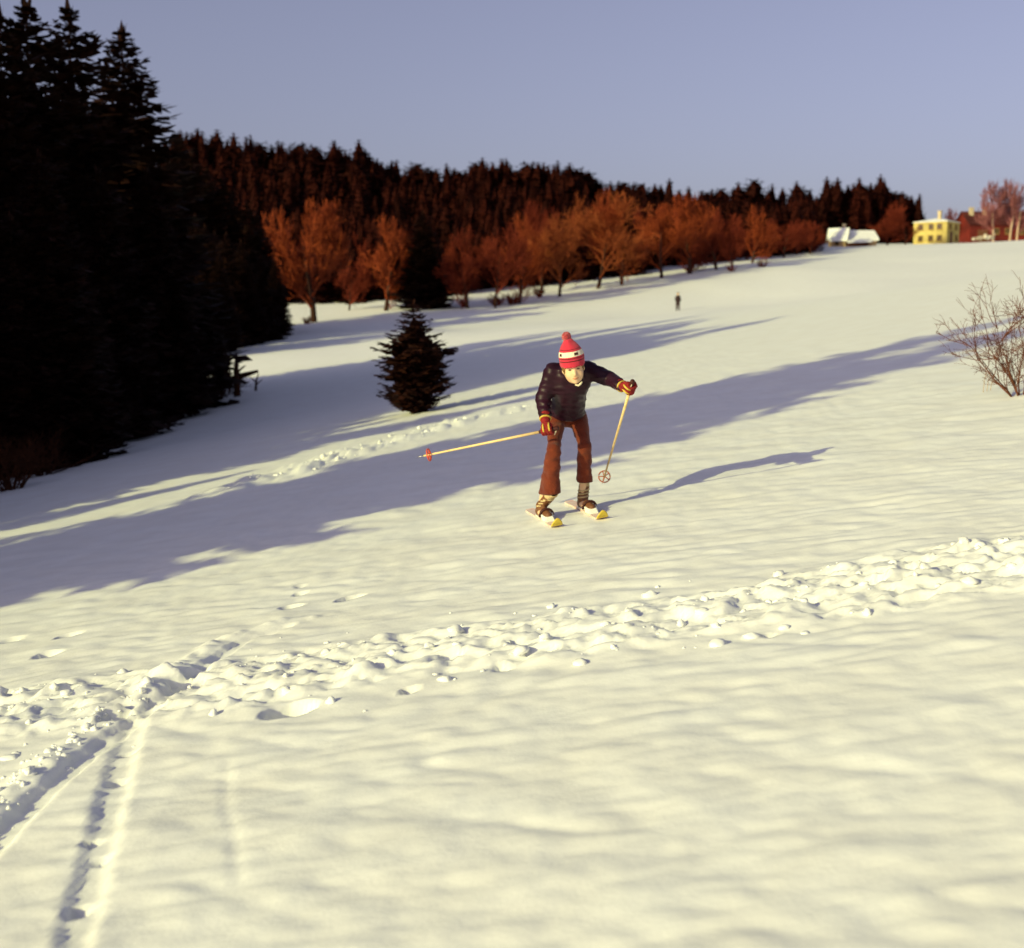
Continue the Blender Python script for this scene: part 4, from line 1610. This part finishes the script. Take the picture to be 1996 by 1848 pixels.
# boots, laces, socks
for i, (a_, hm) in enumerate(((ankR, hemR), (ankL, hemL))):
    toe, heel = on_ski(i, .76, .036), on_ski(i, .46, .034)
    mid = on_ski(i, .62, .045)
    dr_ = (skiR, skiL)[i][1]
    up_ = (skiR, skiL)[i][3]
    lo = np.minimum.reduce([toe, heel, a_]) - .09
    hi = np.maximum.reduce([toe, heel, a_]) + np.array([.09, .09, .14])
    top = a_ + (hm - a_) * .75
    f = Field(lo, hi, .006)
    f.cone(heel, toe, .032, .025, k=.02)
    f.cone(mid, toe - dr_ * .01, .035, .027, k=.02)
    f.cone(heel + up_ * .01, a_, .034, .036, k=.03)
    f.cone(a_, top, .036, .040, k=.02)
    f.cut(on_ski(i, .5, .0), up_)
    bo = f.build('boot', M['boot'], root, ORG)
    # sole welt, straps and laces
    b = MB()
    for q, t in enumerate((.10, .38, .66)):
        c = a_ + (top - a_) * t - dr_ * 0
        ring = []
        for k in range(13):
            an = 2 * math.pi * k / 12
            ring.append(c + .0405 * (math.cos(an) * (skiR, skiL)[i][2] + math.sin(an) * dr_) - ORG)
        b.tube(ring, [.0062] * 13, 5, cap=False)
    b.build('lace', M['sock'], bo, smooth=True)
    b = MB()
    c = on_ski(i, .68, .028)
    arc = []
    for k in range(9):
        an = math.pi * k / 8
        arc.append(c + (.050 * math.cos(an)) * (skiR, skiL)[i][2] + up_ * (.052 * math.sin(an)) + dr_ * (.015 * math.sin(an)) - ORG)
    b.tube(arc, [.0095] * 9, 6)
    b.build('strap', M['boot_dark'], bo, smooth=True)
    f = Field(top - .08, top + .10, .006)
    f.cone(top - (hm - a_) * .12, hm + (hm - a_) * .25, .039, .040, k=.01)
    f.wrinkle(.003, 90, 7, (.1, .1, 2))
    f.build('sock', M['sock'], root, ORG)

# poles
poleL = (P(1229, 757, 9.09), P(1178, 929, 9.86))
poleR = (P(1066.5, 839, 9.29), P(836, 886.5, 9.5))


def ring_pts(c, ax, r_, n=20):
    ax = ax / np.linalg.norm(ax)
    e1 = np.cross(ax, (0, 0, 1))
    e1 /= np.linalg.norm(e1)
    e2 = np.cross(ax, e1)
    return [c + r_ * (math.cos(2 * math.pi * k / n) * e1 + math.sin(2 * math.pi * k / n) * e2) for k in range(n + 1)]


def make_pole(a, c, label, bax, bmat):
    d = (c - a) / np.linalg.norm(c - a)
    root_ = empty('ski_pole', tuple(c))
    tag(root_, label, 'ski pole', 'the pair of ski poles')
    b = MB()
    b.tube([a + d * .02 - c, a + d * .3 - c, d * .04], [.0105, .0095, .0065], 8)
    b.build('shaft', M['bamboo'], root_, smooth=True)
    b = MB()
    b.tube([a - d * .085 - c, a - d * .078 - c, a - d * .03 - c, a + d * .05 - c, a + d * .06 - c], [.012, .017, .014, .0145, .010], 8)
    b.build('grip', M['boot_dark'], root_, smooth=True)
    b = MB()
    b.tube([d * .03, d * .095], [.006, .0015], 6)
    b.build('spike', M['steel'], root_, smooth=True)
    bk = MB()
    bk.tube(ring_pts(np.zeros(3), bax, .043), [.0052] * 21, 6, cap=False)
    bo_ = bk.build('basket', bmat, root_, smooth=True)
    rp_ = ring_pts(np.zeros(3), bax, .043, 10)
    for k in range(5):
        b = MB()
        b.tube([d * -.004, rp_[2 * k]], [.0042, .0042], 5)
        b.build('spoke', bmat, bo_, smooth=True)
    # wrist strap
    b = MB()
    s0 = a - d * .07 - c
    b.tube([s0, s0 + np.array([-.01, .02, -.02]), s0 + np.array([-.015, .01, -.045]), s0 + np.array([-.006, 0, -.025]), s0], [.003] * 5, 4, cap=False)
    b.build('strap', M['cream'], root_, smooth=True)
    return d


dL = make_pole(*poleL, 'cane ski pole with round basket, held out in the hand on the picture right', np.array([.05, -1, .25]), M['basket'])
dR = make_pole(*poleR, 'cane ski pole trailing out to the left of the skier, basket seen edge on', poleR[1] - poleR[0], M['basket_red'])


# gloves: palm, four curled fingers, thumb
def make_glove(wrist, hand, g_, el_):
    g_ = g_ / np.linalg.norm(g_)
    fa = (hand - wrist)
    fa = fa - fa.dot(g_) * g_
    fa /= np.linalg.norm(fa)                     # from wrist to the pole, square to the grip
    sd = np.cross(g_, fa)
    if sd[1] > 0:
        sd = -sd                                 # back of the hand side, towards the camera
    f = Field(np.minimum(wrist, hand) - .13, np.maximum(wrist, hand) + .13, .0042)
    palm = hand - fa * .026 + sd * .012
    f.ell(palm, (.034, .019, .040), np.stack([fa, sd, g_], 1), k=.012)
    arm = (wrist - el_) / np.linalg.norm(wrist - el_)
    f.cone(palm - fa * .012, wrist + arm * .0, .028, .029, k=.02)
    f.cone(wrist + arm * .0, wrist - arm * .035, .034, .043, k=.012)
    for k, o_ in enumerate((-.030, -.010, .011, .030)):
        c = hand + g_ * o_
        rr = .027 - .001 * abs(k - 1.5)
        prev = None
        n = (9, 10, 10, 8)[k]
        for j in range(n):
            an = math.radians(100 - 27 * j)
            q = c + rr * (math.sin(an) * sd * 1.05 + -math.cos(an) * -fa * 1.0)
            if prev is not None:
                f.cone(prev, q, .0115 - .0003 * j, .0112 - .0003 * j, k=.004)
            prev = q
    tb = palm + g_ * -.030 - sd * .004
    t1 = hand - g_ * .036 - sd * .026
    t2 = hand - g_ * .020 - sd * .030 + fa * .020
    f.cone(tb, t1, .015, .013, k=.01)
    f.cone(t1, t2, .013, .011, k=.006)
    gl = f.build('glove', M['glove'], root, ORG, relax=1)
    # yellow stripes over the knuckles and the cuff edge
    for k, o_ in enumerate((-.024, .018)):
        b = MB()
        c = hand + g_ * o_ + sd * .034 - ORG
        b.tube([c - fa * .040 - sd * .001, c - fa * .02 + sd * .004, c + fa * .002 + sd * .005, c + fa * .022 - sd * .004], [.006, .0075, .0075, .005], 6)
        b.build('stripe', M['yellow'], gl, smooth=True)
    b = MB()
    b.tube([p_ - ORG for p_ in ring_pts(wrist - arm * .008, arm, .0365, 16)], [.0075] * 17, 6, cap=False)
    b.build('cuff_band', M['yellow'], gl, smooth=True)


make_glove(wrL, poleL[0], dL, elL)
make_glove(wrR, poleR[0], dR, elR)

# ------------------------------------------------------------------ the distant figure on the slope
g = ground(1321, 606)
root2 = empty('person', tuple(g))
tag(root2, 'tiny dark figure standing far off on the sunlit slope', 'person')
k = (606 - 571) / F * g[1] / 1.45
f = Field((-.45, -.35, -.05), (.45, .35, 1.55), .03)
f.cone((-.09, 0, .04), (-.085, 0, .75), .055, .09, k=.04)
f.cone((.10, -.04, .04), (.085, 0, .75), .055, .09, k=.04)
f.cone((-.09, 0, .04), (-.10, -.14, .03), .05, .04, k=.03)
f.cone((.10, -.04, .04), (.11, -.18, .03), .05, .04, k=.03)
f.cone((0, 0, .74), (0, -.03, 1.12), .13, .15, k=.06)
for sg in (-1, 1):
    f.cone((sg * .15, -.03, 1.14), (sg * .20, -.05, .90), .06, .05, k=.04)
    f.cone((sg * .20, -.05, .90), (sg * .17, -.18, .78), .05, .04, k=.02)
f.cone((0, -.03, 1.15), (0, -.04, 1.28), .06, .055, k=.03)
f.ell((0, -.05, 1.35), (.085, .10, .12), k=.03)
M['far_clothes'] = mat('far_clothes', (0.030, 0.012, 0.012), .8, var=.2)
o = f.build('body', None, root2, (0, 0, 0), relax=1, mats=[M['far_clothes'], M['skin']], midx=lambda c: ((c[:, 2] > 1.26) & (c[:, 2] < 1.40) & (c[:, 1] < -.06)).astype(int))
o.scale = (k, k, k)
f = Field((-.15, -.2, 1.3), (.15, .12, 1.55), .025)
f.ell((0, -.03, 1.42), (.10, .115, .075), k=.02)
o = f.build('hat', M['far_clothes'], root2, (0, 0, 0), relax=1)
o.scale = (k, k, k)

# ------------------------------------------------------------------ loose snow clods on the trampled trails
R = np.random.RandomState(42)


def clod(seed):
    R2 = np.random.RandomState(seed)
    t = (1 + 5 ** .5) / 2
    V = np.array([(-1, t, 0), (1, t, 0), (-1, -t, 0), (1, -t, 0), (0, -1, t), (0, 1, t), (0, -1, -t), (0, 1, -t), (t, 0, -1), (t, 0, 1), (-t, 0, -1), (-t, 0, 1)], float)
    T = [(0, 11, 5), (0, 5, 1), (0, 1, 7), (0, 7, 10), (0, 10, 11), (1, 5, 9), (5, 11, 4), (11, 10, 2), (10, 7, 6), (7, 1, 8), (3, 9, 4), (3, 4, 2), (3, 2, 6), (3, 6, 8), (3, 8, 9), (4, 9, 5), (2, 4, 11), (6, 2, 10), (8, 6, 7), (9, 8, 1)]
    V /= np.linalg.norm(V[0])
    V = list(V)
    mid = {}
    T2 = []
    for a, b, c in T:
        m = []
        for i, j in ((a, b), (b, c), (c, a)):
            k = (min(i, j), max(i, j))
            if k not in mid:
                q = V[i] + V[j]
                mid[k] = len(V)
                V.append(q / np.linalg.norm(q))
            m.append(mid[k])
        T2 += [(a, m[0], m[2]), (b, m[1], m[0]), (c, m[2], m[1]), tuple(m)]
    V = np.array(V)
    V *= (1 + .22 * np.sin(V @ R2.normal(size=3) * 2.5 + 1) + .12 * np.sin(V @ R2.normal(size=3) * 5))[:, None]
    return V, np.array(T2)


CL = [clod(s) for s in range(6)]


def scatter_clods(path, n, half, smin, smax, name, label):
    seg = np.hypot(*(path[1:] - path[:-1]).T)
    acc = np.concatenate([[0], np.cumsum(seg)])
    VV, TT, nb = [], [], 0
    xs, ys, ss = [], [], []
    for k in range(n):
        r_ = R.uniform(0, acc[-1])
        i = min(int(np.searchsorted(acc, r_)) - 1, len(seg) - 1)
        i = max(i, 0)
        q = path[i] + (path[i + 1] - path[i]) * (r_ - acc[i]) / seg[i]
        d = (path[i + 1] - path[i]) / seg[i]
        o_ = R.normal() * half * .55
        xs.append(q[0] - d[1] * o_)
        ys.append(q[1] + d[0] * o_)
        ss.append(smin + (smax - smin) * R.uniform() ** 3)
    xs, ys = np.array(xs), np.array(ys)
    zs = base_h(xs, ys) + snow_detail(xs, ys)
    for k in range(n):
        V, T = CL[k % 6]
        a = R.uniform(0, 6.28)
        s = ss[k]
        sc = s * np.array([R.uniform(.8, 1.4), R.uniform(.7, 1.2), R.uniform(.5, .9)])
        v = V * sc
        ca, sa = math.cos(a), math.sin(a)
        VV.append(np.stack([v[:, 0] * ca - v[:, 1] * sa + xs[k], v[:, 0] * sa + v[:, 1] * ca + ys[k], v[:, 2] + zs[k] + .02 * s], 1))
        TT.append(T + nb)
        nb += len(V)
    o = new_obj(name, mesh_np(name, np.concatenate(VV), [np.concatenate(TT)], M['snow']))
    tag(o, label, 'snow', kind='stuff')


scatter_clods(BAND_A, 300, .55, .005, .034, 'snow_clods', 'loose snow clods on the trampled band across the foreground')
scatter_clods(BAND_B, 90, .40, .010, .045, 'snow_clods', 'loose snow clods on the older trail behind the skier')
scatter_clods(TRACK_1[:7] + np.array([-.16, .04]), 200, .10, .005, .022, 'snow_clods', 'crumbled snow along the upper side of the ski track')
